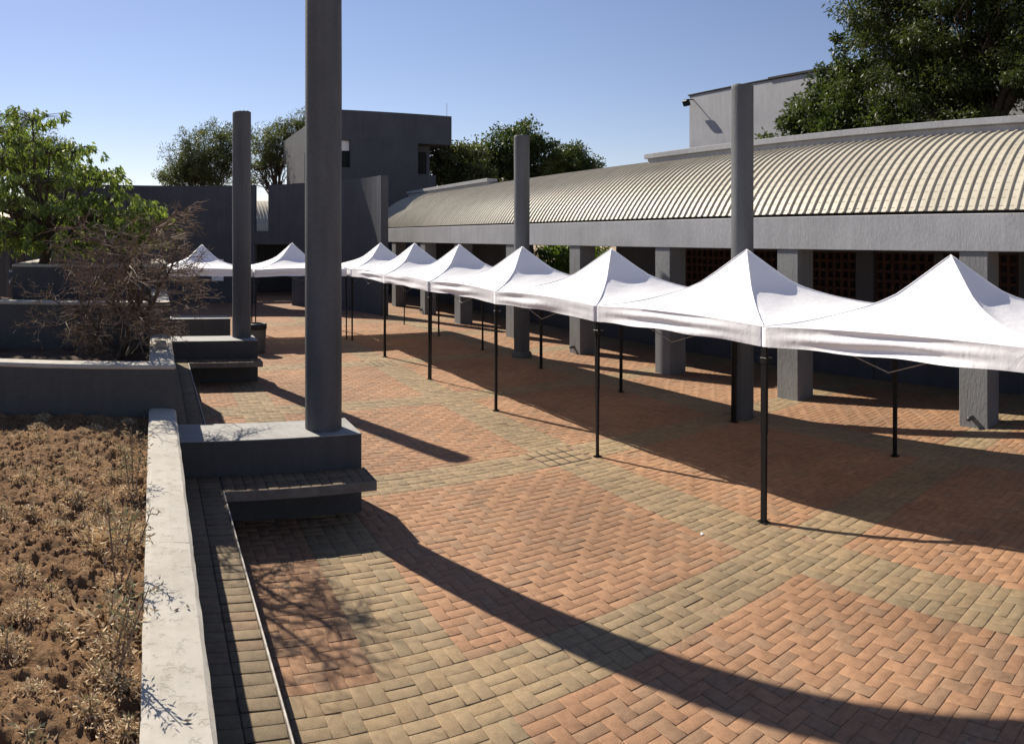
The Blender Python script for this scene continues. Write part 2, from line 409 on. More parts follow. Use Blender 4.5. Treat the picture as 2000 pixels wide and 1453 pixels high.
# drains: khaki tiles with wide black slots over a shallow plate, its black painting the slots' depth shade
for n, (x, y) in enumerate(drains):
    d = empty('drain_grate', (x, y, 0), ['square brick drain grate with black slots between khaki bricks in front of the open plaza',
              'square brick drain grate with black slots, far one near the distant tent legs'][n], 'drain', 'slotted drains in the paving')
    MB().box(-0.34, 0.34, -0.345, 0.345, -0.04, -0.005).build('slot_shade', M['dark'], d)
    cols = 4; rows = 3; wx = 0.68 / cols; wy = 0.69 / rows
    tm = []
    for _ in range(4):
        Vb = brick_geo(np.zeros(1), np.zeros(1), np.array([wx]), np.array([wy]), np.zeros(1), np.zeros((1, 2)), joint=0.013)
        tm.append(np_mesh('tile', Vb.reshape(-1, 3), BF, M['brick'], np.repeat(brick_tint(np.array([True]), 1, RNG), len(BF), axis=0)))
    for a in range(cols):
        for b in range(rows):
            link('tile', random.choice(tm), d, (-0.34 + (a + 0.5) * wx, -0.345 + (b + 0.5) * wy, 0.0))

# ================================================================== PLINTHS, COLUMNS, BENCHES
XW = 0.225                      # right face of the planter wall
SEAT = 0.49
def plinth(y0, y1, x1, h, label):
    t = empty('plinth', (XW + 0.004, y0, 0), label, 'plinth', 'plinths along the planter wall'); L = x1 - XW - 0.004
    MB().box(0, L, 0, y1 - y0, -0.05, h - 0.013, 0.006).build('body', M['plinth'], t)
    MB().box(0, L + 0.002, -0.002, y1 - y0 + 0.002, h - 0.0125, h, 0.005).build('cap', M['cap'], t)  # thin top sheet that carries the painted sunlight
    return t
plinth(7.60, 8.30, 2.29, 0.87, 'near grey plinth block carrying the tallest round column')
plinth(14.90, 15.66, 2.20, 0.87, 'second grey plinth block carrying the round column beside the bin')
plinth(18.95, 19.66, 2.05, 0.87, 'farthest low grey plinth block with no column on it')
def column(x, y, z0, z1, r, label, collar=False):
    t = empty('round_column', (x, y, z0), label, 'column', 'round plaza columns')
    n = 40; mb = MB(); zs = [0, 0.04] + list(np.linspace(0.5, z1 - z0 - 0.05, 14)) + [z1 - z0 - 0.012]; ph = random.random() * 9
    prof = []
    for z in zs:
        ring = []
        for k in range(n):
            a = 2 * math.pi * k / n
            rr_ = r * (1 + 0.007 * math.sin(3 * a + z * 1.7 + ph) + 0.005 * math.sin(5 * a - z * 2.3) + 0.004 * random.uniform(-1, 1))
            mb.v.append((rr_ * math.cos(a), rr_ * math.sin(a), z))
    for i in range(len(zs) - 1):
        for k in range(n):
            a = i * n + k; b = i * n + (k + 1) % n; mb.f.append((a, b, b + n, a + n))
    e = (len(zs) - 1) * n; o = len(mb.v)
    for k in range(n):
        a = 2 * math.pi * k / n; mb.v.append((r * 0.93 * math.cos(a), r * 0.93 * math.sin(a), z1 - z0 + random.uniform(-0.006, 0.012)))
    mb.v.append((0, 0, z1 - z0 + 0.005))
    for k in range(n):
        mb.f.append((e + k, e + (k + 1) % n, o + (k + 1) % n, o + k)); mb.f.append((o + k, o + (k + 1) % n, o + n))
    mb.build('shaft', M['column'], t, smooth=True)
    if collar:
        MB().lathe([(r + 0.055, 0), (r + 0.055, 0.10), (r + 0.035, 0.13), (r - 0.01, 0.16)], 32).build('base_collar', M['column'], t, smooth=True)
    return t
column(1.93, 7.93, 0.868, 5.85, 0.211, 'tallest nearest round grey column standing on the near plinth')
column(1.92, 15.45, 0.868, 5.80, 0.205, 'round grey column standing on the second plinth left of the bin')
column(8.86, 8.12, 0.0, 5.62, 0.19, 'round grey column in front of the arcade at right, behind the nearer tents')
column(8.98, 15.75, 0.0, 5.64, 0.20, 'round grey column with a base collar, in front of the arcade beyond the middle tents', True)

def seat_brick(base_c):
    Vb = brick_geo(np.zeros(1), np.zeros(1), np.array([0.228]), np.array([0.112]), np.zeros(1), RNG.normal(0, 0.001, (1, 2)), dep=0.03)
    return np_mesh('brick', Vb.reshape(-1, 3), BF, M['brick'], np.repeat(np.array([base_c]) * RNG.uniform(.88, 1.12), len(BF), axis=0))
SB = [[seat_brick((0.195, 0.150, 0.098)) for _ in range(6)], [seat_brick((0.215, 0.150, 0.100)) for _ in range(4)]]
def bench(ystrip0, yp, xp, label):
    "cantilevered L-shaped seat: a strip along the planter wall and a return in front of a plinth"
    t = empty('bench', (0, 0, 0), label, 'bench', 'brick topped benches along the planter wall')
    x0, x1 = XW + 0.004, 0.695; yf = yp - 0.465
    m = MB(); m.box(x0, x1, ystrip0, yp - 0.004, SEAT - 0.085, SEAT - 0.02, 0.004); m.box(x1 + 0.001, xp, yf, yp - 0.004, SEAT - 0.085, SEAT - 0.02, 0.004)
    m.build('slab', M['slab'], t)
    MB().box(x0, x0 + 0.22, ystrip0, yp - 0.004, 0.0, SEAT - 0.09).build('support', M['plant_wall'], t)
    e = MB(); y = ystrip0
    MB().box(x1 + 0.0015, x1 + 0.014, ystrip0, yf - 0.002, SEAT - 0.07, SEAT + 0.012, 0.003).build('edge_trim', M['trim'], t)
    MB().box(x1 + 0.0015, xp + 0.004, yf - 0.014, yf - 0.0015, SEAT - 0.10, SEAT + 0.004, 0.003).build('edge_board', M['slab'], t)
    MB().box(xp + 0.001, xp + 0.014, yf - 0.014, yp - 0.006, SEAT - 0.10, SEAT + 0.004, 0.003).build('end_board', M['slab'], t)
    ny = int((yp - ystrip0) / 0.114); dy = (yp - 0.006 - ystrip0) / ny
    for k in range(ny):
        yy = ystrip0 + (k + 0.5) * dy
        for c in (0, 1):
            if proj(0.46, yy, SEAT)[1] > 1520: continue
            b = link('brick', random.choice(SB[0] if random.random() < 0.8 else SB[1]), t, (x0 + 0.118 + c * 0.232, yy, SEAT + random.gauss(0, 0.002)), random.choice((0, math.pi)))
    nx = int((xp - x1) / 0.114); dx = (xp - 0.004 - x1 - 0.016) / nx
    for k in range(nx):
        for c in (0, 1):
            b = link('brick', random.choice(SB[0] if random.random() < 0.6 else SB[1]), t,
                     (x1 + 0.016 + (k + 0.5) * dx, yf + 0.116 + c * 0.232, SEAT + random.gauss(0, 0.002)), math.pi / 2)
    return t
bench(0.6, 7.60, 2.30, 'near L-shaped bench with brick seat running along the planter wall to the near plinth')
bench(8.304, 14.90, 2.22, 'farther L-shaped bench with brick seat between the two columned plinths')

# ================================================================== PLANTERS
def planter(label, y0, y1, xl, z, zprev, soilz, front=True):
    t = empty('planter', (0, 0, 0), label, 'planter', 'stepped planters'); th = 0.235; xi = XW - 0.275
    m = MB()
    if front: m.box(xl, XW - 0.003, y0, y0 + th, 0.0, z - 0.05, 0.006)
    m.box(xi + 0.003, XW - 0.003, y0 + (th + 0.002 if front else 0), y1, 0.0, z - 0.05, 0.006)
    m.box(xl, xl + th, y0 + (th + 0.002 if front else 0), y1, 0.0, z - 0.05, 0.006)
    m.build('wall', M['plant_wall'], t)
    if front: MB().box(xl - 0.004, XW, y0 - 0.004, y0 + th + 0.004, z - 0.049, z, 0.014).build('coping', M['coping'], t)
    ya = y0 + (th + 0.006 if front else 0)
    # the wall coping comes in lengths, with a ragged joint between them
    ys = [ya]
    while ys[-1] < y1 - 2.9: ys.append(ys[-1] + 2.55)
    ys.append(y1)
    for a, b in zip(ys[:-1], ys[1:]):
        nn = max(2, int((b - a) / 0.12)); mb = MB(); prof = [(xi, z - 0.049), (xi, z - 0.012), (xi + 0.035, z + 0.0), (XW - 0.13, z + 0.004), (XW - 0.02, z - 0.004), (XW, z - 0.02), (XW, z - 0.049)]
        for k in range(nn + 1):
            yy = a + 0.003 + (b - a - 0.006) * k / nn
            for (px, pz) in prof: mb.v.append((px + random.uniform(-1, 1) * 0.003, yy, pz + random.uniform(-1, 1) * 0.0015))
        q = len(prof)
        for k in range(nn):
            for c in range(q - 1): mb.f.append((k * q + c, k * q + c + 1, (k + 1) * q + c + 1, (k + 1) * q + c)[::-1])
        mb.f.append(tuple(range(q))); mb.f.append(tuple(nn * q + c for c in range(q))[::-1])
        mb.build('coping', M['coping'], t, smooth=False)
    MB().box(xl - 0.004, xl + th + 0.004, ya, y1, z - 0.049, z, 0.014).build('coping', M['coping'], t)
    return t
ZA, ZB, ZC, ZD = 1.30, 1.745, 2.17, 2.59
planter('near lowest planter with pale chipped coping and dry brown soil', -1.0, 7.298, -3.0, ZA, 0, 1.2, False)
planter('second planter one step up, holding the brown twiggy shrub', 7.30, 9.698, -3.0, ZB, ZA, 1.6)
planter('third planter of shaded soil between the shrub and the tree box', 9.70, 12.098, -3.0, ZC, ZB, 2.0)
planter('highest farthest planter box with the broad leafed green tree', 12.10, 15.2, -2.45, ZD, ZC, 2.45)
# near bed of soil
nx, ny = 190, 440
gx, gy = np.meshgrid(np.linspace(-2.78, -0.045, nx), np.linspace(0.4, 7.31, ny), indexing='ij')
h = 0.07 * (vnoise(gx * 1.3, gy * 1.3, 1) - .5) + 0.045 * (vnoise(gx * 4, gy * 4, 2) - .5) + 0.030 * (vnoise(gx * 10, gy * 10, 3) - .5) + 0.026 * (vnoise(gx * 22, gy * 22, 4) - .5) + 0.030 * (vnoise(gx * 48, gy * 48, 7) - .5) + 0.012 * RNG.random(gx.shape)
pit = np.clip(0.55 - vnoise(gx * 9, gy * 9, 9), 0, 1); h -= 0.085 * np.clip(pit - 0.30, 0, 1) * 3
SOILZ = 1.205
def soil_h(x, y):
    i = np.clip(((x + 2.78) / 2.735 * (nx - 1)), 0, nx - 1).astype(int); j = np.clip((y - 0.4) / 6.91 * (ny - 1), 0, ny - 1).astype(int)
    return SOILZ + h[i, j]
idx = np.arange(nx * ny).reshape(nx, ny)
Fq = np.stack([idx[:-1, :-1], idx[1:, :-1], idx[1:, 1:], idx[:-1, 1:]], -1).reshape(-1, 4)
soil = tag(link('soil', np_mesh('soil', np.stack([gx, gy, SOILZ + h], -1).reshape(-1, 3), Fq, M['soil'], smooth=True)),
           'loose dry brown soil filling the near planter', 'soil', kind='stuff')
nc = 5200; cl = MB()
cxs = RNG.uniform(-2.5, -0.07, nc); cys = 1.4 + 5.8 * RNG.random(nc) ** 1.3; czs = soil_h(cxs, cys)
base = [(0, 0, 1), (1, 0, 0), (0, 1, 0), (-1, 0, 0), (0, -1, 0), (0, 0, -1)]
for x, y, z in zip(cxs, cys, czs):
    s = 0.004 + 0.022 * random.random() ** 3
    cl.add([(x + s * a * random.uniform(.7, 1.4), y + s * b * random.uniform(.7, 1.4), z + s * 0.4 + s * c * random.uniform(.5, 1)) for a, b, c in base],
           [(0, 1, 2), (0, 2, 3), (0, 3, 4), (0, 4, 1), (5, 2, 1), (5, 3, 2), (5, 4, 3), (5, 1, 4)])
tag(cl.build('soil_clods', M['soil'], soil), kind='stuff')
nl = 9000; lx = RNG.uniform(-2.5, -0.07, nl); ly = 1.4 + 5.8 * RNG.random(nl); kp = vnoise(lx * 3, ly * 3, 12) > .50; lx, ly = lx[kp], ly[kp]; nl = len(lx)
bb = RNG.random((nl, 1)) ** 1.3; LIT = (np.stack([lx, ly, soil_h(lx, ly) + .006], -1), nl, np.array([.50, .38, .24]) * (1 - bb) + np.array([.34, .21, .11]) * bb)
def bed(name, y0, y1, xl, z, label):
    nx2, ny2 = 40, 40; a, b = np.meshgrid(np.linspace(xl + 0.2, XW - 0.24, nx2), np.linspace(y0 + 0.2, y1, ny2), indexing='ij')
    hh = z + 0.08 * (vnoise(a * 2, b * 2, 5) - .5) + 0.06 * (vnoise(a * 8, b * 8, 6) - .5); ii = np.arange(nx2 * ny2).reshape(nx2, ny2)
    ff = np.stack([ii[:-1, :-1], ii[1:, :-1], ii[1:, 1:], ii[:-1, 1:]], -1).reshape(-1, 4)
    tag(link(name, np_mesh(name, np.stack([a, b, hh], -1).reshape(-1, 3), ff, M['soil_dark'], smooth=True)), label, 'soil', kind='stuff')
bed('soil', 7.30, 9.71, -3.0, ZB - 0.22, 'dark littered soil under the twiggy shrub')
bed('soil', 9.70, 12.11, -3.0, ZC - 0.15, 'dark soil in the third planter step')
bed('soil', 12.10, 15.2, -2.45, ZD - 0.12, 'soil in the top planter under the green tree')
tag(MB().box(0.02, 0.15, 8.35, 8.55, ZB + 0.003, ZB + 0.075, 0.012).build('stone_block', M['stone']), 'small rough stone block lying on the second planter coping', 'stone')

# ================================================================== ARCADE
XP = 10.42                                       # plaza face of the pillars
arc = empty('arcade_building', (XP, 0, 0), 'long grey arcade with square pillars under a cream ribbed barrel roof', 'arcade')
arc.location = (0, 0, 0)
PYS = [0.85, 4.36, 8.15, 11.72, 15.22, 18.76, 22.62, 25.95, 29.40]
BZ0, BZ1 = 2.83, 3.44
for k, y in enumerate(PYS):
    p = MB().box(XP, XP + 0.48, y, y + 0.5, -0.05, BZ0 - 0.002, 0.008).build('pillar', M['pillar'], arc)
    if k in (1, 4, 7):                            # overflow pipe stub
        yy = y + 0.28; mb = MB(); pts = [(XP - 0.13, yy, 0.17), (XP + 0.03, yy, 0.17)]
        mb.tube(pts, [0.042, 0.042], 14, cap=False); mb.tube(pts[::-1], [0.035, 0.035], 14, cap=True)
        mb.build('drain_pipe', M['pvc'], p, smooth=True)
MB().box(XP - 0.035, XP + 0.515, -3.0, 33.2, BZ0, BZ1, 0.010).build('beam', M['wall'], arc)
XB2 = 13.10                                       # back line of the arcade
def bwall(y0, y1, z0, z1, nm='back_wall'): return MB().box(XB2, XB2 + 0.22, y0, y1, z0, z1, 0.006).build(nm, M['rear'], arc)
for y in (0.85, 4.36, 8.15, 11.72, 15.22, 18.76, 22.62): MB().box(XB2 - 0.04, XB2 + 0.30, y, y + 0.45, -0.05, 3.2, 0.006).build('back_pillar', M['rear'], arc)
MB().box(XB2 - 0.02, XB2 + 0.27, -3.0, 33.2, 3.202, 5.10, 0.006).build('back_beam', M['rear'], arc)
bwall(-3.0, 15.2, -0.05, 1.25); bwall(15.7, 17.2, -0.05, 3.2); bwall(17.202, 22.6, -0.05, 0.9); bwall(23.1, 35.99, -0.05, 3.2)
MB().box(15.0, 15.2, -3.0, 16.6, -0.05, 4.98).build('added_shade_wall', M['rear'], arc)  # added behind the screens so the view through them stays dark
MB().box(XB2 + 0.275, 15.2, -3.0, 16.6, 4.99, 5.05).build('added_shade_roof', M['rear'], arc)  # added lid keeping the sun out of the space behind the screens
MB().box(XB2 + 0.275, 14.998, 16.4, 16.6, -0.05, 4.98).build('added_shade_wall', M['rear'], arc)  # added end piece closing off the same darkened space
# terracotta breeze-block screens between the back pillars
bs = 0.205; mb = MB(); a = bs / 2 - 0.003; b = bs / 2 - 0.032; dpt = 0.05
for x in (-dpt, dpt):
    for q in (a, b):
        mb.v += [(x, -q, -q), (x, q, -q), (x, q, q), (x, -q, q)]
for k in range(4):
    k2 = (k + 1) % 4
    mb.f += [(k, k + 4, k2 + 4, k2), (8 + k, 8 + k2, 12 + k2, 12 + k), (k, k2, 8 + k2, 8 + k), (4 + k, 12 + k, 12 + k2, 4 + k2)]
bm = mb.mesh('breeze_block', M['terracotta']); nblk = 0
for (ya, yb) in ((4.82, 8.14), (8.61, 11.71), (12.18, 15.21)):
    n = int((yb - ya) / bs); off = (yb - ya - n * bs) / 2
    s = MB().box(XB2 + 0.02, XB2 + 0.16, ya + 0.002, yb - 0.002, 1.252, 1.29).build('breeze_screen', M['rear'], arc)
    MB().box(XB2 + 0.02, XB2 + 0.16, ya + 0.002, yb - 0.002, 1.29 + 7 * bs + 0.002, 3.2).build('screen_head', M['rear'], s)
    for i in range(n):
        if i == n // 2 and n > 14:
            MB().box(XB2 + 0.0, XB2 + 0.18, ya + off + i * bs, ya + off + (i + 1) * bs - 0.002, 1.292, 1.288 + 7 * bs).build('screen_post', M['rear'], s); continue
        for r in range(7):
            if nblk >= 300: break
            link('breeze_block', bm, s, (XB2 + 0.09, ya + off + (i + 0.5) * bs, 1.291 + (r + 0.5) * bs)); nblk += 1
# arcade floor side strip and barrel roof
RX, RZ = 2.62, 1.66; XE = XP - 0.02; NS = 20; SW = 0.180
def roof_xz(t, out=0.0):
    "section of the vault: an arc of 3.59 m radius, springing at 58 degrees from the beam"
    a = rad(148.75) - t * (52.0 / 93.0)
    return 13.46 + (3.594 + out) * math.cos(a), 1.598 + (3.594 + out) * math.sin(a)
def sheet_mesh(NSEG=NS, crimps=True):
    mb = MB(); prof = [(0, 0.0), (0.018, 0.045), (0.055, 0.045), (0.075, 0.0), (0.075 + 0.001, 0.0), (SW, 0.0)]
    prof = [(0, 0.0), (0.016, 0.034), (0.040, 0.034), (0.056, 0.0), (SW, 0.0)]
    ts = [rad(1 + 92 * k / NSEG) for k in range(NSEG + 1)]
    for t in ts:
        for (yy, o) in prof:
            x, z = roof_xz(t, o); mb.v.append((x, yy, z))
    q = len(prof)
    for k in range(NSEG):
        for c in range(q - 1): mb.f.append((k * q + c, k * q + c + 1, (k + 1) * q + c + 1, (k + 1) * q + c)[::-1])
    mb.f.append((0, 1, 2, 3))
    if crimps:
        for k in range(NSEG * 1):
            t = (ts[k] + ts[k + 1]) / 2; dt = 0.0035
            P = []
            for tt, o in ((t - dt, 0.0005), (t, 0.006), (t + dt, 0.0005)):
                x, z = roof_xz(tt, o); P += [(x, 0.085, z), (x, 0.15, z)]
            mb.add(P, [(1, 0, 2, 3), (3, 2, 4, 5)])
    return mb.mesh('roof_sheet', M['roof'])
rf = MB()
tt = [rad(1 + 92 * k / 16) for k in range(17)]
for y in (-3.0, 33.2):
    for t in tt: x, z = roof_xz(t, -0.03); rf.v.append((x, y, z))
for k in range(16): rf.f.append((k, k + 1, 18 + k, 17 + k))
roof = rf.build('roof', M['rear'], arc)
SH = sheet_mesh()
n = int(36.0 / SW)
for k in range(n): link('roof_sheet', SH, roof, (0, -3.0 + k * SW, 0))
for (ya, yb) in ((-3.0, 14.9), (24.4, 33.2)):
    pw = MB().box(12.44, 12.70, ya, yb, 4.9, 5.185, 0.006).build('parapet', M['annex'], arc)
    cp = MB(); cp.box(12.35, 12.80, ya - 0.05, yb + 0.05, 5.187, 5.32, 0.008); cp.build('coping', M['wall'], pw)

# ================================================================== REAR CURVED WALL, WING, TOWER, ANNEX
CC = (1.05, 25.5); CR = 7.62; TH = 0.31; WT = 5.45
def arcpt(x, r):                                  # bearing of a pixel column to a point on the wall's arc
    a = azx(x); d = np.array([math.sin(a), math.cos(a)]); b = -np.dot(d, CC); c = CC[0] ** 2 + CC[1] ** 2 - r * r
    return math.atan2(*(d * (-b + math.sqrt(b * b - c)) - np.array(CC)))
A_end = math.atan2(8.62 - CC[0], 26.1 - CC[1]); A0 = rad(-52)
aN0, aN1, aD1 = arcpt(497, CR), arcpt(524, CR), arcpt(570, CR)
def arcblock(mb, a0, a1, z0, z1, seg=3.0):
    n = max(2, int(abs(a1 - a0) / rad(seg))); o = len(mb.v)
    for k in range(n + 1):
        a = a0 + (a1 - a0) * k / n
        for r, z in ((CR, z0), (CR, z1), (CR + TH, z1), (CR + TH, z0)):
            mb.v.append((CC[0] + r * math.sin(a), CC[1] + r * math.cos(a), z))
    for k in range(n):
        for c in range(4):
            p = o + k * 4 + c; q = o + k * 4 + (c + 1) % 4; mb.f.append((p, p + 4, q + 4, q))
    mb.f.append((o, o + 1, o + 2, o + 3)); e = o + n * 4; mb.f.append((e + 3, e + 2, e + 1, e))
cw = empty('curved_wall', (CC[0], CC[1], 0), 'tall dark grey curved free-standing wall with a notch and a doorway behind the far tents', 'wall'); cw.location = (0, 0, 0)
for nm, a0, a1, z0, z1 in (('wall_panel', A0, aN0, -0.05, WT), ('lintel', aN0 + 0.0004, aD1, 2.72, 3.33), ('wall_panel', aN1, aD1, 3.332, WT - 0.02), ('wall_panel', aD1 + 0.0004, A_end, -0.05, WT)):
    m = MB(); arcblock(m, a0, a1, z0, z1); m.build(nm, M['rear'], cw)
# board fixed to the wall
a = arcpt(425, CR); bo = MB().box(-0.28, 0.28, -0.03, -0.008, 0, 1.0, 0.004).build('notice_board', M['white'])
bo.location = (CC[0] + CR * math.sin(a), CC[1] + CR * math.cos(a), 1.02); bo.rotation_euler = (0, 0, -a)
tag(bo, 'blank white notice board on the curved wall behind the leftmost tent', 'notice board')
# low wing seen through the notch and the doorway
wg = empty('rear_wing', (6, 36, 0), 'low rear wing with ribbed roof seen through the notch in the curved wall', 'building'); wg.location = (0, 0, 0)
MB().box(-4, 9.9, 36.0, 36.3, 2.75, 3.3, 0.006).build('beam', M['rear'], wg)
for x in (0.5, 4.2, 7.6): MB().box(x, x + 0.45, 36.02, 36.4, -0.05, 2.748, 0.006).build('pillar', M['rear'], wg)
MB().box(-4, 9.9, 38.9, 39.1, -0.05, 5.0).build('back_wall', M['rear'], wg)
wr = MB()
for x in (-4, 9.9):
    for t in tt: a_, z_ = roof_xz(t, -0.03); wr.v.append((x, 36.0 + a_ - XE, z_ - 0.14))
for k in range(16): wr.f.append((k, k + 1, 18 + k, 17 + k))
wroof = wr.build('roof', M['roof'], wg)
for k in range(int(13.9 / SW)):
    o = link('roof_sheet', SH, wroof, (9.9 - k * SW, 0, 0)); o.rotation_euler = (0, 0, 0)
    o.matrix_world = o.matrix_world.Identity(4)
    from mathutils import Matrix
    o.matrix_world = Matrix(((0, -1, 0, 9.9 - k * SW), (1, 0, 0, 36.0 - XE), (0, 0, 1, -0.14), (0, 0, 0, 1)))

TX0, TX1, TY0, TY1, TZ = 9.05, 16.05, 36.0, 49.0, 9.75
tw = empty('tower_block', (12, 42, 0), 'dark grey upper block with overhanging top rising behind the curved wall', 'building'); tw.location = (0, 0, 0)
LX1 = 14.05; ZB2 = 8.15
mb = MB()
mb.box(TX0, 9.5, TY0, 40.4, -0.05, ZB2); mb.box(9.5, 10.22, TY0, 40.4, -0.05, 6.72); mb.box(10.222, LX1, TY0, 47.8, -0.05, ZB2)
mb.box(TX0, 10.22, 40.402, 42.0, -0.05, 6.4); mb.box(TX0, 10.22, 42.002, 47.8, -0.05, ZB2)
mb.box(LX1 + 0.002, 15.1, TY0 + 0.9, 47.8, -0.05, ZB2); mb.box(LX1 + 0.002, 15.1, TY0, TY0 + 0.9, -0.05, 6.45)
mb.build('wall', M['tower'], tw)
MB().box(TX0 - 0.003, TX1, TY0 - 0.003, TY1, ZB2 + 0.002, TZ).build('overhang', M['tower'], tw)
MB().box(9.502, 10.218, TY0 + 0.3, TY0 + 0.34, 6.722, ZB2).build('window', M['glass'], tw)
MB().box(9.504, 10.216, TY0 + 0.2, TY0 + 0.23, 7.62, ZB2 - 0.002).build('blind', M['white'], tw)
MB().box(TX0 + 0.3, TX0 + 0.34, 40.404, 41.998, 6.402, ZB2).build('window', M['glass'], tw)
w2 = MB().box(LX1 + 0.05, 14.9, TY0 + 0.86, TY0 + 0.898, 6.6, 7.8).build('window', M['dark'], tw)
for k in range(5): MB().bar((LX1 + 0.1 + k * 0.18, TY0 + 0.83, 6.6), (LX1 + 0.1 + k * 0.18, TY0 + 0.83, 7.8), 0.012).build('window_bar', M['black'], w2)
MB().bar((15.85, TY0 + 0.2, TZ), (15.85, TY0 + 0.2, TZ + 0.75), 0.014).build('aerial', M['steel'], tw)
MB().box(9.2, 9.75, TY0 + 0.3, TY0 + 0.9, TZ, TZ + 0.13, 0.01).build('roof_hatch', M['tower'], tw)

an = empty('annex_building', (20, 10, 0), 'tall plain pale grey building behind the right trees, floodlight at its corner', 'building'); an.location = (0, 0, 0)
MB().box(20.0, 30, -6, 21.3, -0.05, 8.86, 0.02).build('wall', M['annex'], an)
MB().box(19.93, 30.05, -6.05, 17.0, 8.862, 8.95, 0.006).build('roof_edge', M['black'], an)
MB().box(19.96, 30.05, 17.002, 21.34, 8.862, 8.91, 0.006).build('roof_edge', M['black'], an)
fl = empty('floodlight', (19.9, 21.05, 8.62), 'small black floodlight on the corner of the tall pale grey building', 'floodlight')
hs = MB().box(-0.40, -0.22, -0.15, 0.15, -0.12, 0.14, 0.03).build('housing', M['black'], fl); hs.rotation_euler = (0, rad(-25), 0)
MB().bar((-0.26, 0, 0.0), (0.10, 0, 0.06), 0.025).build('arm', M['black'], fl)
MB().box(-0.415, -0.402, -0.12, 0.12, -0.09, 0.11).build('lens', M['glass'], hs)

# ================================================================== FAR LEFT: side pillar, fence, car
ls = empty('side_canopy', (-5, 16, 0), 'dark pillar and beam of a building at the far left edge behind the green tree', 'building'); ls.location = (0, 0, 0)
MB().box(-4.05, -3.38, 15.9, 16.35, -0.05, 2.9, 0.008).build('pillar', M['rear'], ls)
MB().box(-7.5, -2.6, 15.86, 16.4, 2.902, 3.5, 0.008).build('beam', M['rear'], ls)
MB().box(-40, -8.6, 40, 44, -0.05, 3.4, 0.01).build('back_wall', M['rear'], ls)
MB().box(-8.4, -2.4, 46, 48, -0.05, 4.6, 0.01).build('back_wall', M['rear'], ls)
fe = empty('palisade_fence', (-6, 30, 0), 'dark palisade fence seen past the far left planter corner', 'fence'); fe.location = (0, 0, 0)
FY = 27.0
for z in (0.35, 1.75): MB().box(-8.5, -3.2, FY - 0.015, FY + 0.015, z, z + 0.05).build('rail', M['fence'], fe)
pm = MB().box(-0.03, 0.03, -0.012, 0.012, 0, 2.15); pm.v[4:] = [(v[0] * (0.3), v[1], v[2]) for v in pm.v[4:]]
pm = pm.mesh('pale', M['fence'])
for k in range(38): link('pale', pm, fe, (-8.45 + k * 0.14, FY - 0.03, 0))
ca = empty('parked_car', (-7.0, 34.0, 0), 'pale blue parked car glimpsed through the fence at the far left', 'car'); ca.rotation_euler = (0, 0, rad(8))
prof = [(-2.1, .35), (-2.15, .75), (-1.5, .92), (-0.9, 1.42), (0.7, 1.45), (1.35, .98), (2.05, .85), (2.15, .4)]
mb = MB(); n = len(prof)
for y in (-0.8, 0.8):
    for x, z in prof: mb.v.append((x, y * (0.82 if z > 1.2 else 1), z))
for k in range(n): mb.f.append((k, (k + 1) % n, n + (k + 1) % n, n + k))
mb.f += [tuple(range(n)), tuple(range(2 * n - 1, n - 1, -1))]
bd = mb.build('body', M['carpaint'], ca)
for s in (-1, 1):
    wv = [(-1.2, s * .80, .98), (-.85, s * .70, 1.37), (.62, s * .70, 1.39), (1.1, s * .80, 1.0)]
    MB().add(wv + [(x, y + s * .012, z) for x, y, z in wv], [(0, 1, 2, 3), (4, 5, 6, 7), (0, 1, 5, 4), (1, 2, 6, 5), (2, 3, 7, 6), (3, 0, 4, 7)]).build('side_window', M['glass'], ca)
    MB().box(-2.17, -2.1, s * .55 - .14, s * .55 + .14, .62, .76, .02).build('headlight', M['white'], ca)
    for x in (-1.35, 1.35):
        wl = MB().tube([(x, s * .66, .32), (x, s * .84, .32)], [.32, .32], 18).build('wheel', M['tyre'], ca)
        MB().tube([(x, s * .835, .32), (x, s * .85, .32)], [.2, .2], 14).build('rim', M['steel'], wl)

# bin beside the second column
bi = empty('litter_bin', (2.72, 18.6, 0), 'round dark grey litter bin with black rim beside the second column', 'bin')
MB().lathe([(0.0, 0.0), (0.20, 0.0), (0.215, 0.03), (0.245, 0.62)], 28).build('body', M['bin'], bi, smooth=True)
MB().lathe([(0.25, 0.622), (0.262, 0.64), (0.262, 0.76), (0.235, 0.78), (0.2, 0.77), (0.2, 0.64)], 28).build('rim', M['binrim'], bi, smooth=True)

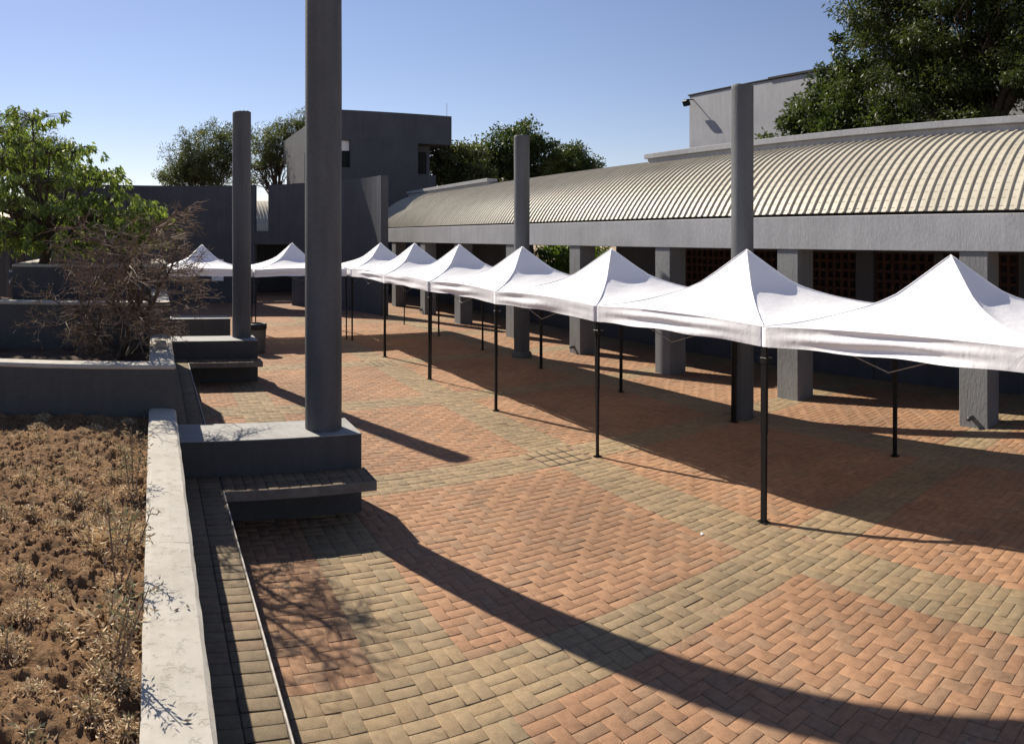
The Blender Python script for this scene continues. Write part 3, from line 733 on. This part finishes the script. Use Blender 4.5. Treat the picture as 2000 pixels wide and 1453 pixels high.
# ================================================================== TENTS
def tent(x0, x1, y0, y1, label, ze=2.10, zp=2.87, seed=0):
    cx, cy = (x0 + x1) / 2, (y0 + y1) / 2; ax, ay = (x1 - x0) / 2, (y1 - y0) / 2
    rg = random.Random(seed); t = empty('canopy_tent', (cx, cy, 0), label, 'tent', 'white pop-up canopy tents'); zp += rg.uniform(-0.02, 0.02)
    ms = np.array([0, .06, .14, .22, .3, .38, .46, .54, .62, .7, .78, .86, .94, 1.0])
    fz = np.interp(ms, [0, .08, .2, .32, .4, .5, .65, .82, 1.0], [1.0, .85, .615, .40, .32, .235, .135, .05, 0.0])
    NSG = 14; mb = MB(); R = []
    for k, m in enumerate(ms):
        ring = []
        for side in range(4):
            for q in range(NSG):
                u = -1 + 2 * q / NSG
                lx, ly = [(u, -1), (1, u), (-u, 1), (-1, -u)][side]
                mid = 1 - u * u
                z = ze + (zp - ze) * fz[k] + 0.045 * mid * m ** 5 - 0.075 * mid * m * (1 - m) * 1.6
                z += 0.010 * math.sin(u * 5 + k + seed * 2.1 + side) * m * (1 - m) * 2
                pull = 1.0
                ring.append(len(mb.v)); mb.v.append((lx * m * ax * pull, ly * m * ay * pull, z))
        R.append(ring)
    tot = 4 * NSG
    for k in range(1, len(ms) - 1):
        for q in range(tot): mb.f.append((R[k][q], R[k][(q + 1) % tot], R[k + 1][(q + 1) % tot], R[k + 1][q])[::-1])
    for q in range(tot): mb.f.append((R[0][0], R[1][q], R[1][(q + 1) % tot])[::-1])
    cano = mb.build('canopy', M['cloth'], t, smooth=True)
    try: cano.data.set_sharp_from_angle(angle=rad(28))
    except Exception: pass
    # four seams over the ribs
    for sx, sy in ((-1, -1), (1, -1), (1, 1), (-1, 1)):
        pts = [(sx * m * ax, sy * m * ay, ze + (zp - ze) * f + 0.004) for m, f in zip(ms, fz)]
        MB().tube(pts, [0.009] * len(pts), 5).build('seam', M['cloth'], cano, smooth=True)
    # valance: a creased skirt hanging from the eave
    vb = MB(); rows = [0, .1, .2, .3, .4, .5, .6, .7, .8, .9, 1.0]; hv = 0.215; eave = [mb.v[i] for i in R[-1]]
    M4 = 4; ring = []
    for q in range(tot):
        p0 = np.array(eave[q]); p1 = np.array(eave[(q + 1) % tot])
        for c in range(M4): ring.append(p0 + (p1 - p0) * c / M4)
    nr = len(ring); ph = [rg.uniform(0, 6) for _ in range(6)]
    for ri, f in enumerate(rows):
        for q, p in enumerate(ring):
            s = q / nr * 2 * math.pi; d = np.array([p[0] / ax, p[1] / ay, 0]); side = np.array([1.0, 0, 0]) * np.sign(p[0]) if abs(p[0]) / ax > abs(p[1]) / ay else np.array([0, 1.0, 0]) * np.sign(p[1])
            uu = (q % (NSG * M4)) / (NSG * M4); cw_ = math.sin(math.pi * uu)
            off = 0.006 + cw_ * (0.016 * f * math.sin(9 * s + ph[0]) + 0.016 * math.sin(5 * f + 4 * s + ph[1]) * f + 0.020 * math.sin(2 * math.pi * 1.7 * f + 0.8 * math.sin(2 * s + ph[2]) + ph[4]) * (0.55 + 0.45 * math.sin(3 * s + ph[5])))
            zz_ = p[2] - f * hv + cw_ * (-0.012 * f + 0.008 * f * math.sin(11 * s + ph[3]))
            vb.v.append(tuple(p + side * off + np.array([0, 0, zz_ - p[2]])))
    for ri in range(len(rows) - 1):
        for q in range(nr): vb.f.append((ri * nr + q, ri * nr + (q + 1) % nr, (ri + 1) * nr + (q + 1) % nr, (ri + 1) * nr + q)[::-1])
    vb.build('valance', M['cloth'], t, smooth=True)
    ix, iy = ax - 0.024, ay - 0.024
    for sx, sy in ((-1, -1), (1, -1), (1, 1), (-1, 1)):
        lx, ly = sx * ix, sy * iy; jx, jy = lx + rg.uniform(-.02, .02), ly + rg.uniform(-.03, .03)
        m = MB(); s1, s2 = 0.020, 0.0165
        for (pa, pb, s) in (((lx, ly, ze - 0.03), (jx + (lx - jx) * .45, jy + (ly - jy) * .45, 0.95), s1), ((jx + (lx - jx) * .47, jy + (ly - jy) * .47, 1.0), (jx, jy, 0.004), s2)):
            o = len(m.v)
            for (X_, Y_, Z_) in (pa, pb): m.v += [(X_ - s, Y_ - s, Z_), (X_ + s, Y_ - s, Z_), (X_ + s, Y_ + s, Z_), (X_ - s, Y_ + s, Z_)]
            m.f += [(o, o + 1, o + 2, o + 3), (o + 7, o + 6, o + 5, o + 4)] + [(o + k, o + 4 + k, o + 4 + (k + 1) % 4, o + (k + 1) % 4) for k in range(4)]
        lg = m.build('leg', M['black'], t)
        MB().box(jx - 0.045, jx + 0.045, jy - 0.045, jy + 0.045, 0.003, 0.009).build('foot_plate', M['black'], lg)
        MB().box(lx - 0.03, lx + 0.03, ly - 0.03, ly + 0.03, ze - 0.40, ze - 0.33, 0.005).build('slider', M['black'], lg)
        MB().bar((lx, ly, ze - 0.345), (lx - sx * 0.10, ly, ze - 0.345), 0.007).build('latch', M['steel'], lg)
    zt, zl = ze - 0.10, ze - 0.33
    for (p, q) in (((-ix, -iy), (ix, -iy)), ((ix, -iy), (ix, iy)), ((ix, iy), (-ix, iy)), ((-ix, iy), (-ix, -iy))):
        P, Q = np.array(p), np.array(q); Mi = (P + Q) / 2; inw = -Mi / (np.linalg.norm(Mi) + 1e-9) * 0.03
        m = MB()
        pt_ = lambda f, z: (*(P + (Q - P) * f + inw), z)
        for f0, z0_, f1, z1_ in ((0, zl + .10, .25, zt), (.25, zt, .5, zl), (.5, zl, .75, zt), (.75, zt, 1, zl + .10), (0, zt, .25, zl + .14), (.25, zl + .14, .5, zt), (.5, zt, .75, zl + .14), (.75, zl + .14, 1, zt)):
            m.bar(pt_(f0, z0_), pt_(f1, z1_), .006)
        m.build('scissor_truss', M['steel'], t)
    MB().bar((0, 0, ze - 0.2), (0, 0, zp - 0.02), 0.014).build('centre_pole', M['steel'], t)
    return t
FX0, FX1 = 5.77, 8.60; TYB = [4.98 + 3.05 * k for k in range(-1, 7)]; gp = -0.006
TL = ['nearest white canopy tent, cut off by the right edge of the picture', 'second nearest white canopy tent, in front of the right round column',
      'third white canopy tent from the right', 'fourth white canopy tent from the right, in front of the collared column',
      'fifth white canopy tent from the right', 'sixth white canopy tent from the right', 'white canopy tent at the corner of the row, just right of the tallest column']
for k in range(7): tent(FX0 + random.uniform(-.02, .02), FX1, TYB[k] + gp, TYB[k + 1] - gp, TL[k], seed=k + 1)
tent(2.93, 5.70, 20.45, 23.35, 'white canopy tent between the two round columns at left, behind the bin', seed=11)
tent(0.10, 2.885, 20.60, 23.45, 'leftmost white canopy tent, half hidden by the brown shrub', zp=2.82, seed=12)

# ================================================================== VEGETATION
def leaf_mesh(name, P, D, L, Wd, tint, mat):
    "diamond leaves: base points P, directions D (unit), lengths, widths, colours"
    n = len(P); r = RNG.normal(size=(n, 3)); S = np.cross(D, r); S /= np.linalg.norm(S, axis=1)[:, None] + 1e-9
    V = np.stack([P, P + D * (L * .45)[:, None] + S * (Wd / 2)[:, None], P + D * L[:, None], P + D * (L * .45)[:, None] - S * (Wd / 2)[:, None]], 1)
    return np_mesh(name, V.reshape(-1, 3), np.arange(n * 4).reshape(n, 4), mat, tint)
def unit(v): return v / (np.linalg.norm(v, axis=-1, keepdims=True) + 1e-9)
def tree(name, base, trunk_h, trunk_r, lobes, nclump, nleaf, leaf, cols, label, cat='tree', group=None, clump=0.45, flat=0.75, droop=0.2, seed=1, fork=None, limb_r=0.35, outer=0.35):
    """lobes: (centre, radii) ellipsoids relative to nothing (world). Clumps of leaves sit in the lobes, each on its own branch."""
    rg = np.random.default_rng(seed); root = empty(name, tuple(float(q) for q in base), label, cat, group); B = np.array(base)
    lob = [(np.array(c, float), np.array(r, float)) for c, r in lobes]; vol = np.array([np.prod(r) ** .75 for _, r in lob]); vol /= vol.sum()
    tk = MB(); top = B + np.array(fork if fork is not None else (0, 0, trunk_h), float)
    bend = rg.normal(0, trunk_h * .04, (3, 3)); pts = [B + (top - B) * f + bend[min(i, 2)] * (0 if i in (0, 4) else 1) * np.array([1, 1, 0]) for i, f in enumerate((0, .3, .55, .8, 1.0))]
    tk.tube([p - B for p in pts], [trunk_r * 1.25, trunk_r, trunk_r * .9, trunk_r * .82, trunk_r * .75], 10)
    cen = []; 
    for (c, r), fr in zip(lob, vol):
        k = max(3, int(nclump * fr)); u = unit(rg.normal(size=(k, 3))) * (rg.random((k, 1)) ** outer) * (1 + .22 * rg.normal(size=(k, 1)))
        cs = c + u * r; cen.append(cs)
        mid = (top + c) / 2 + rg.normal(0, .12 * np.linalg.norm(c - top) + .02, 3); rl = trunk_r * limb_r
        q = [top * (1 - s) ** 2 + 2 * mid * s * (1 - s) + c * s * s for s in np.linspace(0, 1, 6)]
        tk.tube([p - B for p in q], list(np.linspace(trunk_r * .6, rl * .35, 6)), 6, cap=False)
        for e in cs[:: max(1, len(cs) // 26)]:
            a = q[rg.integers(2, 6)]; m_ = (a + e) / 2 + rg.normal(0, .1, 3) * np.linalg.norm(e - a)
            tk.tube([a - B, m_ - B, e - B], [rl * .35, rl * .22, rl * .08], 4, cap=False)
    cen = np.concatenate(cen); tk.build('trunk', M['bark'], root, smooth=True)
    per = nleaf // len(cen); n = per * len(cen); ci = np.repeat(np.arange(len(cen)), per)
    off = unit(rg.normal(size=(n, 3))) * (rg.random((n, 1)) ** .5) * clump * (0.45 + 1.0 * rg.random(len(cen))[ci][:, None] ** 1.3); off[:, 2] *= flat
    P = cen[ci] + off; D = unit(unit(off) * .7 + rg.normal(size=(n, 3)) * .6 + np.array([0, 0, -droop]))
    L = leaf[0] * (0.6 + 0.8 * rg.random(n)); Wd = leaf[1] * (0.7 + 0.6 * rg.random(n))
    cc = np.array(cols); mixk = rg.random(len(cen))[ci] * .6 + rg.random(n) * .4
    tint = cc[0] * (1 - mixk[:, None]) + cc[1] * mixk[:, None]; tint = tint * (0.75 + 0.5 * rg.random((n, 1)))
    link('crown', leaf_mesh('crown', P - B, D, L, Wd, tint, M['leaf']), root)
    return root

# broad-leafed green tree in the top planter (fronds in flat tiers, tips drooping)
def tier_tree():
    rg = np.random.default_rng(5); base = np.array([-2.05, 12.95, ZD - 0.14])
    root = empty('green_tree', tuple(base), 'small bright green tree with tiered drooping leaves in the top planter', 'tree')
    tk = MB(); tips = []
    fork = [np.array([0.0, 0, 0]), np.array([.08, 0, .35]), np.array([.18, -.05, .75])]
    tk.tube(fork, [.11, .085, .075], 8)
    tk.tube([(0.35, .1, 0), (.42, .05, .5), (.75, 0, 1.0)], [.08, .06, .05], 7)
    tiers = [(-1.5, -.5, 2.15, .75), (-.9, 0, 2.55, .8), (-.15, -.2, 2.72, .75), (-.65, -.6, 2.0, .8), (.2, -.4, 2.1, .8), (.65, -.2, 1.7, .7), (1.05, -.3, 1.62, .7),
             (.1, -.8, 1.55, .8), (-1.3, -.7, 1.45, .8), (-.5, -.9, 1.15, .8), (.55, -.7, 1.05, .7), (1.35, -.3, 1.25, .65), (1.75, -.3, 1.02, .6), (1.5, -.6, .7, .5), (2.0, -.2, .78, .5),
             (-1.0, -.5, .75, .7), (-.2, -.6, .65, .7), (.9, -.5, .55, .6), (-1.7, -.3, 1.0, .7), (-.3, .4, 1.9, .8), (.8, .5, 1.2, .8), (1.6, .4, .9, .6), (-.7, .6, 1.3, .9), (.2, .3, .5, .7), (-1.9, 0, 1.75, .7), (.5, .5, 2.2, .6), (-2.4, -.2, 2.3, .8), (-2.6, 0, 1.4, .8), (-1.4, -.2, .45, .7), (-.6, -.2, .4, .7), (.4, -.3, .35, .6), (1.2, .1, .45, .6), (-.9, .3, .9, .8), (.5, .2, .9, .8), (-1.2, .2, 1.9, .8), (0, .1, 1.2, .9), (-.4, 0, 2.3, .7), (1.1, .2, .85, .7), (-2.0, -.5, .6, .7), (1.9, -.1, .5, .5)]
    P = []; D = []; T = []
    for (x, y, z, r) in tiers:
        c = np.array([x, y, z]); a = fork[2] if x < .6 else np.array([.75, 0, 1.0]); m_ = (a + c) / 2 + np.array([0, 0, -.12]) + rg.normal(0, .08, 3)
        tk.tube([a, m_, c], [.045, .03, .014], 5, cap=False)
        for k in range(24):
            an = rg.uniform(0, 2 * math.pi); rr_ = r * rg.random() ** .6; e = c + np.array([math.cos(an) * rr_, math.sin(an) * rr_, .16 * (1 - (rr_ / r) ** 2) + rg.normal(0, .05)])
            if rg.random() < .5: tk.tube([c, (c + e) / 2 + np.array([0, 0, .05]), e], [.012, .008, .004], 3, cap=False)
            nl = 19; od = unit(np.array([math.cos(an), math.sin(an), .05]))
            for q in range(nl):
                th = rg.uniform(0, 2 * math.pi); d = unit(np.array([math.cos(th), math.sin(th), 0]) * .8 + od * .7 + np.array([0, 0, -.75 - .5 * rg.random()]))
                P.append(e + d * .02 + rg.normal(0, .035, 3)); D.append(d)
                b = rg.random(); T.append((np.array([.205, .250, .070]) * (1 - b) + np.array([.095, .150, .042]) * b) * rg.uniform(.75, 1.25))
    n = len(P); tk.build('trunk', M['bark'], root, smooth=True)
    link('crown', leaf_mesh('crown', np.array(P), np.array(D), .085 + .07 * rg.random(n), .030 + .022 * rg.random(n), np.array(T), M['leaf']), root)
tier_tree()

# brown twiggy shrub
def shrub():
    rg = np.random.default_rng(21); base = np.array([-0.36, 8.75, ZB - 0.25])
    root = empty('twiggy_shrub', tuple(base), 'bare brown twiggy shrub leaning over the second planter edge', 'shrub')
    tk = MB(); tw = MB(); tips = []
    def grow(p, d, L, r, lvl):
        n = 4; pts = [p]; dd = d
        for k in range(n):
            dd = unit(dd + rg.normal(0, .16, 3) + np.array([0, 0, .05 if lvl < 2 else -.02])); pts.append(pts[-1] + dd * L / n)
        (tk if lvl < 2 else tw).tube(pts, list(np.linspace(r, r * .55, n + 1)), 6 if lvl < 2 else 3, cap=False)
        if lvl >= 4: tips.extend(pts[1:]); return
        kids = (5, 5, 5, 3)[lvl]
        for k in range(kids):
            f = rg.uniform(.3, 1.0); i = min(n - 1, int(f * n)); q = pts[i] + (pts[i + 1] - pts[i]) * (f * n - i)
            ax = unit(np.cross(dd, rg.normal(size=3))); nd = unit(dd * rg.uniform(.4, .9) + ax * rg.uniform(.55, 1.05) + np.array([.10, -.02, .06])); nd[2] *= (.55 if lvl >= 1 else 1); nd = unit(nd)
            grow(q, nd, L * rg.uniform(.46, .70), r * (.55 if lvl < 3 else .62), lvl + 1)
    for d, L, r in (((-.42, -.2, .9), .95, .022), ((-.25, .1, 1.0), 1.15, .030), ((.1, -.2, 1.1), 1.1, .028), ((.70, .2, .95), 1.35, .045), ((.6, -.3, .9), 1.0, .024), ((-.5, .1, .75), .75, .020), ((.35, .2, 1.1), 1.3, .034), ((-.6, -.2, .45), .5, .014), ((.85, -.1, .5), .55, .016)):
        grow(np.array([rg.normal(0, .07), rg.normal(0, .07), 0.0]), unit(np.array(d)), L, r, 0)
    for k in range(len(tk.v)): pass
    tk.build('stem', M['bark'], root, smooth=True); tag(tw.build('twigs', M['twig'], root), kind='stuff')
    P = np.array(tips); P = P[rg.random(len(P)) < .55]; n = len(P)
    b = rg.random((n, 1)); T = np.array([.19, .105, .055]) * (1 - b) + np.array([.115, .10, .045]) * b
    link('dry_leaves', leaf_mesh('dry_leaves', P, unit(rg.normal(size=(n, 3))), .014 + .016 * rg.random(n), .007 + .007 * rg.random(n), T, M['dryleaf']), root)
shrub()

# big fine-leafed tree and the darker broad-leafed one behind the parapet
G1 = [(.026, .040, .012), (.060, .076, .020)]; G2 = [(.030, .050, .014), (.068, .092, .026)]; G3 = [(.052, .070, .030), (.105, .118, .048)]
tree('acacia_tree', (18.2, 7.6, -0.05), 4.2, .32,
     [((17.4, 9.2, 8.0), (2.0, 2.0, 1.6)), ((18.0, 6.5, 8.2), (2.2, 2.4, 1.9)), ((17.2, 7.6, 10.6), (2.6, 2.8, 1.7)), ((17.6, 4.5, 6.9), (1.9, 2.2, 1.2)), ((17.0, 8.6, 6.6), (1.5, 2.0, 1.0)), ((18.4, 4.2, 9.6), (2.4, 2.4, 1.8)), ((17.5, 6.0, 12.6), (2.6, 2.8, 1.6)), ((17.2, 10.4, 9.4), (1.3, 1.3, 1.1))],
     1100, 230000, (.125, .042), G1, 'large dark fine-leafed tree towering over the roof at the right', group='trees behind the arcade', clump=.55, flat=.45, droop=.25, seed=3, fork=(-.3, .2, 5.0), outer=.4)
tree('broadleaf_tree', (17.2, 12.9, -0.05), 4.0, .16,
     [((17.0, 12.6, 6.5), (1.2, 1.3, 1.1)), ((16.9, 13.4, 5.7), (1.0, 1.3, .8)), ((16.8, 11.3, 6.4), (1.2, 1.3, 1.2)), ((17.2, 11.8, 7.8), (.9, .8, .8)), ((16.8, 10.0, 5.9), (1.3, 1.4, .8)), ((16.9, 14.5, 5.5), (.7, .7, .6))],
     300, 42000, (.13, .06), G2, 'shorter dark broad-leafed tree in front of the tall pale grey building', group='trees behind the arcade', clump=.38, flat=.8, droop=.3, seed=4, limb_r=.5, outer=.45)
# trees on the skyline
def at(x, y, r): a = azx(x); return (r * math.sin(a), r * math.cos(a), CAM_H + (HORIZ - y) * r / FPX)
R1 = 47.0
tree('skyline_tree', (at(1010, 400, R1)[0], at(1010, 400, R1)[1], -0.05), 3.6, .35,
     [(at(1005, 290, R1), (2.0, 2.0, 1.6)), (at(945, 330, R1), (2.0, 2.0, 1.6)), (at(1000, 345, R1), (2.6, 2.4, 1.3)), (at(1065, 310, R1), (1.9, 2.0, 1.3))],
     260, 30000, (.20, .11), G2, 'dark rounded tree behind the roof with the collared column before it', group='trees on the skyline', clump=.62, flat=.8, seed=6)
tree('skyline_tree', (at(1120, 400, R1 + 2)[0], at(1120, 400, R1 + 2)[1], -0.05), 3.6, .28,
     [(at(1110, 312, R1 + 2), (1.6, 1.6, 1.1)), (at(1150, 330, R1 + 2), (1.1, 1.1, .9)), (at(1135, 350, R1 + 2), (1.3, 1.3, .5)), (at(1090, 345, R1 + 2), (1.4, 1.3, .8))],
     110, 12000, (.20, .10), G2, 'smaller dark tree at the right end of the middle skyline clump', group='trees on the skyline', clump=.55, flat=.75, seed=8)
tree('skyline_tree', (at(885, 400, R1 - 5)[0], at(885, 400, R1 - 5)[1], -0.05), 3.2, .25,
     [(at(885, 330, R1 - 5), (1.6, 1.6, 1.5)), (at(870, 305, R1 - 5), (.9, .9, .6)), (at(905, 345, R1 - 5), (1.8, 1.6, 1.0)), (at(915, 300, R1 - 5), (.8, .8, .6))],
     120, 13000, (.19, .11), G3, 'lighter green tree touching the right end of the dark upper block', group='trees on the skyline', clump=.5, flat=.8, seed=9)
R2 = 46.0
tree('thorn_tree', (at(400, 400, R2)[0], at(400, 400, R2)[1], -0.05), 3.0, .3,
     [(at(400, 300, R2), (2.1, 2.0, 1.7)), (at(355, 325, R2), (1.3, 1.4, 1.2)), (at(445, 290, R2), (1.6, 1.6, 1.5)), (at(400, 345, R2), (2.6, 2.2, .9)), (at(330, 350, R2), (.6, .6, .5))],
     330, 30000, (.18, .05), G3, 'feathery tree behind the curved wall, left of the second round column', group='trees on the skyline', clump=.5, flat=.9, droop=-.3, seed=10)
tree('thorn_tree', (at(545, 400, R2 + 6)[0], at(545, 400, R2 + 6)[1], -0.05), 3.4, .34,
     [(at(520, 280, R2 + 6), (1.6, 1.6, 1.5)), (at(560, 262, R2 + 6), (1.7, 1.7, 1.1)), (at(590, 240, R2 + 6), (1.2, 1.2, .8)), (at(505, 330, R2 + 6), (1.2, 1.2, 1.2)), (at(545, 310, R2 + 6), (1.7, 1.5, .9))],
     210, 17000, (.19, .055), G3, 'airy tree with visible limbs between the second column and the dark upper block', group='trees on the skyline', clump=.5, flat=.8, droop=-.2, seed=12)
R3 = 30.0
tree('thorn_tree', (at(40, 420, R3)[0], at(40, 420, R3)[1], -0.05), 3.0, .25,
     [(at(30, 255, R3), (1.2, 1.2, .9)), (at(80, 290, R3), (1.3, 1.3, 1.0)), (at(130, 310, R3), (.9, .9, .6)), (at(0, 320, R3), (1.6, 1.4, 1.3)), (at(170, 345, R3), (.8, .8, .5)), (at(90, 350, R3), (1.6, 1.4, 1.0))],
     190, 17000, (.15, .04), [(.06, .085, .04), (.10, .125, .055)], 'grey green feathery tree behind the bright green tree at far left', group='trees on the skyline', clump=.42, flat=.8, droop=-.2, seed=14)
for k, (x, y, s) in enumerate(((14.9, 22.6, 1.05), (15.0, 20.3, .9), (16.6, 23.8, 1.2))):
    tree('garden_bush', (x, y, -0.05), .6, .07, [((x, y, 1.5 * s + .4), (1.0, 1.1, .9 * s)), ((x - .3, y + .9, 2.2 * s), (.7, .8, .7 * s))], 50, 5200, (.16, .07), [(.06, .11, .02), (.12, .17, .035)],
         ['sunlit green bush seen through the arcade beside the collared column', 'small green bush seen through the arcade right of the collared column', 'taller bush behind the other two at the arcade opening'][k], 'bush', 'bushes behind the arcade', clump=.35, seed=30 + k)

# withered weeds in the near bed
def weed_meshes(seed, s=1.0, tall=0.0):
    rg = np.random.default_rng(seed); P = []; D = []; L = []; Wd = []; T = []; n = int(420)
    for k in range(n):
        a = rg.uniform(0, 2 * math.pi); r = .12 * s * rg.random() ** .8; z = .085 * s * rg.random() * (1 - r / .16 / s)
        p = np.array([r * math.cos(a), r * math.sin(a), z]); P.append(p); D.append(unit(np.array([math.cos(a), math.sin(a), rg.uniform(-.6, .9)]) + rg.normal(0, .5, 3)))
        L.append(s * rg.uniform(.014, .042)); Wd.append(s * rg.uniform(.005, .013)); b = rg.random() ** 1.6
        T.append((np.array([.66, .53, .36]) * (1 - b) + np.array([.44, .30, .17]) * b) * rg.uniform(.7, 1.15))
    dry = leaf_mesh('dry_leaves', np.array(P), np.array(D), np.array(L), np.array(Wd), np.array(T), M['dryleaf'])
    P = []; D = []; L = []; Wd = []; T = []; st = MB()
    H_ = (.10 + tall) * s
    nst = 1 if tall < .1 else 3
    for q in range(nst):
        lean = rg.normal(0, .16, 2); hq = H_ * rg.uniform(.7, 1.0)
        pts = [np.array([lean[0] * f * hq + .02 * q, lean[1] * f * hq, f * hq * 1.1]) for f in np.linspace(0, 1, 5)]; st.tube(pts, [.006, .005, .005, .004, .002], 4, cap=False)
        for k in range(int(12 + 60 * tall)):
            f = rg.uniform(.25, 1.0); p = np.array([lean[0] * f * hq + .02 * q, lean[1] * f * hq, f * hq * 1.1]); a = rg.uniform(0, 2 * math.pi)
            d = unit(np.array([math.cos(a), math.sin(a), rg.uniform(-.1, .9)])); ll = s * rg.uniform(.03, .06) * (1 + tall)
            for j in range(4):
                P.append(p + d * ll * j * .3); D.append(unit(d + rg.normal(0, .55, 3))); L.append(ll * .55); Wd.append(s * .009)
                g = rg.random(); dryk = tall > .1 and f < .55
                T.append((np.array([.36, .25, .15]) if (dryk or rg.random() < .45) else np.array([.21, .215, .125])) * rg.uniform(.7, 1.2))
    grn = leaf_mesh('green_leaves', np.array(P), np.array(D), np.array(L), np.array(Wd), np.array(T), M['dryleaf'])
    return dry, grn, st.mesh('stem', M['twig'])
WM = [weed_meshes(100 + k, 1.0) for k in range(5)]
spots = [(60, 1003), (45, 945), (130, 962), (200, 990), (112, 1030), (190, 905), (95, 880), (160, 850), (235, 880), (50, 1215), (122, 1245), (12, 1285), (60, 1372), (178, 1402),
         (195, 1335), (232, 1352), (20, 905), (230, 945), (75, 840), (262, 1015), (170, 1060), (40, 1130), (250, 1440), (15, 1020), (150, 905), (215, 1290), (100, 1160), (255, 900), (120, 925)]
rs = random.Random(3)
spots += [(rs.uniform(0, 285), 815 + 240 * rs.random() ** 1.2) for _ in range(34)]
for k, (x, y) in enumerate(spots):
    X_, Y_ = pix(x, y, SOILZ); z = float(soil_h(np.array([X_]), np.array([Y_]))[0]) - .012
    a, b, c = random.choice(WM); s = random.uniform(.6, 1.0) * (1.1 if y > 1140 else 0.9)
    t = empty('dry_weed', (X_, Y_, z), *((('withered tan weed in the foreground soil, lowest rows of the near planter', 'weed', 'withered weeds in the foreground') if y > 1140 else ('small withered weed in the middle of the near planter bed', 'weed', 'withered weeds in the middle of the bed') if y > 930 else ('tiny pale withered weed at the far end of the near planter bed', 'weed', 'withered weeds at the far end of the bed'))))
    t.scale = (s, s, s * random.uniform(.8, 1.2)); t.rotation_euler = (0, 0, random.uniform(0, 6.28))
    link('dry_leaves', a, t); link('green_leaves', b, t); link('stem', c, t)
for k, (X_, Y_, s, tall, lab) in enumerate(((-.19, 2.95, .9, .36, 'tall straggly weed leaning over the pale coping, nearer of two'), (-.20, 3.75, .9, .40, 'tall straggly weed leaning over the pale coping, farther of two'),
                                         (-.17, 5.1, 1.1, .30, 'weed beside the pale coping just before its shaded end'), (-.42, 2.32, .9, .22, 'upright grey green weed in the foreground soil near the coping'), (-.20, 3.30, 1.9, .02, 'big bushy dry tan weed against the pale coping, nearer of two'), (-.22, 4.25, 2.0, .02, 'big bushy dry tan weed against the pale coping, farther of two'))):
    a, b, c = weed_meshes(200 + k, s, tall); t = empty('tall_weed', (X_, Y_, SOILZ - .01), lab, 'weed', 'taller weeds in the near planter')
    t.rotation_euler = (0.04, 0.07, 0); link('dry_leaves', a, t); link('green_leaves', b, t); link('stem', c, t)

d = RNG.normal(size=(LIT[1], 3)); d[:, 2] = np.abs(d[:, 2]) * .35
tag(link('leaf_litter', leaf_mesh('leaf_litter', LIT[0], unit(d), .012 + .03 * RNG.random(LIT[1]), .005 + .011 * RNG.random(LIT[1]), LIT[2], M['dryleaf']), soil), kind='stuff')

x_, y_ = pix(1371, 1046); ps = MB().add([(0, 0, .004), (.035, .008, .006), (.03, .03, .018), (-.004, .022, .005), (0, 0, .002), (.035, .008, .004), (.03, .03, .016), (-.004, .022, .003)], [(0, 1, 2, 3), (7, 6, 5, 4), (0, 4, 5, 1), (1, 5, 6, 2), (2, 6, 7, 3), (3, 7, 4, 0)]).build('paper_scrap', M['white'], None, loc=(x_, y_, 0.002))
tag(ps, 'tiny white paper scrap lying on the open brick paving', 'litter')
for k, (x, y, lab) in enumerate(((345, 1194, 'dark dead leaf on the pale coping at the tip of the weed shadow'), (367, 1188, 'tiny dark dead leaf near the outer edge of the pale coping'), (366, 1412, 'dark dead leaf lying on the nearest stretch of pale coping'))):
    a, b = pix(x, y, ZA); dl = MB().add([(-.018, 0, .004), (0, -.007, .001), (.018, 0, .006), (0, .007, .003), (-.018, 0, .003), (0, -.007, 0), (.018, 0, .005), (0, .007, .002)], [(0, 1, 2, 3), (7, 6, 5, 4), (0, 4, 5, 1), (1, 5, 6, 2), (2, 6, 7, 3), (3, 7, 4, 0)])
    o = dl.build('dead_leaf', M['bark'], None, loc=(a, b, ZA + .006)); o.rotation_euler = (0, 0, .7 + k * 1.3); tag(o, lab, 'leaf')
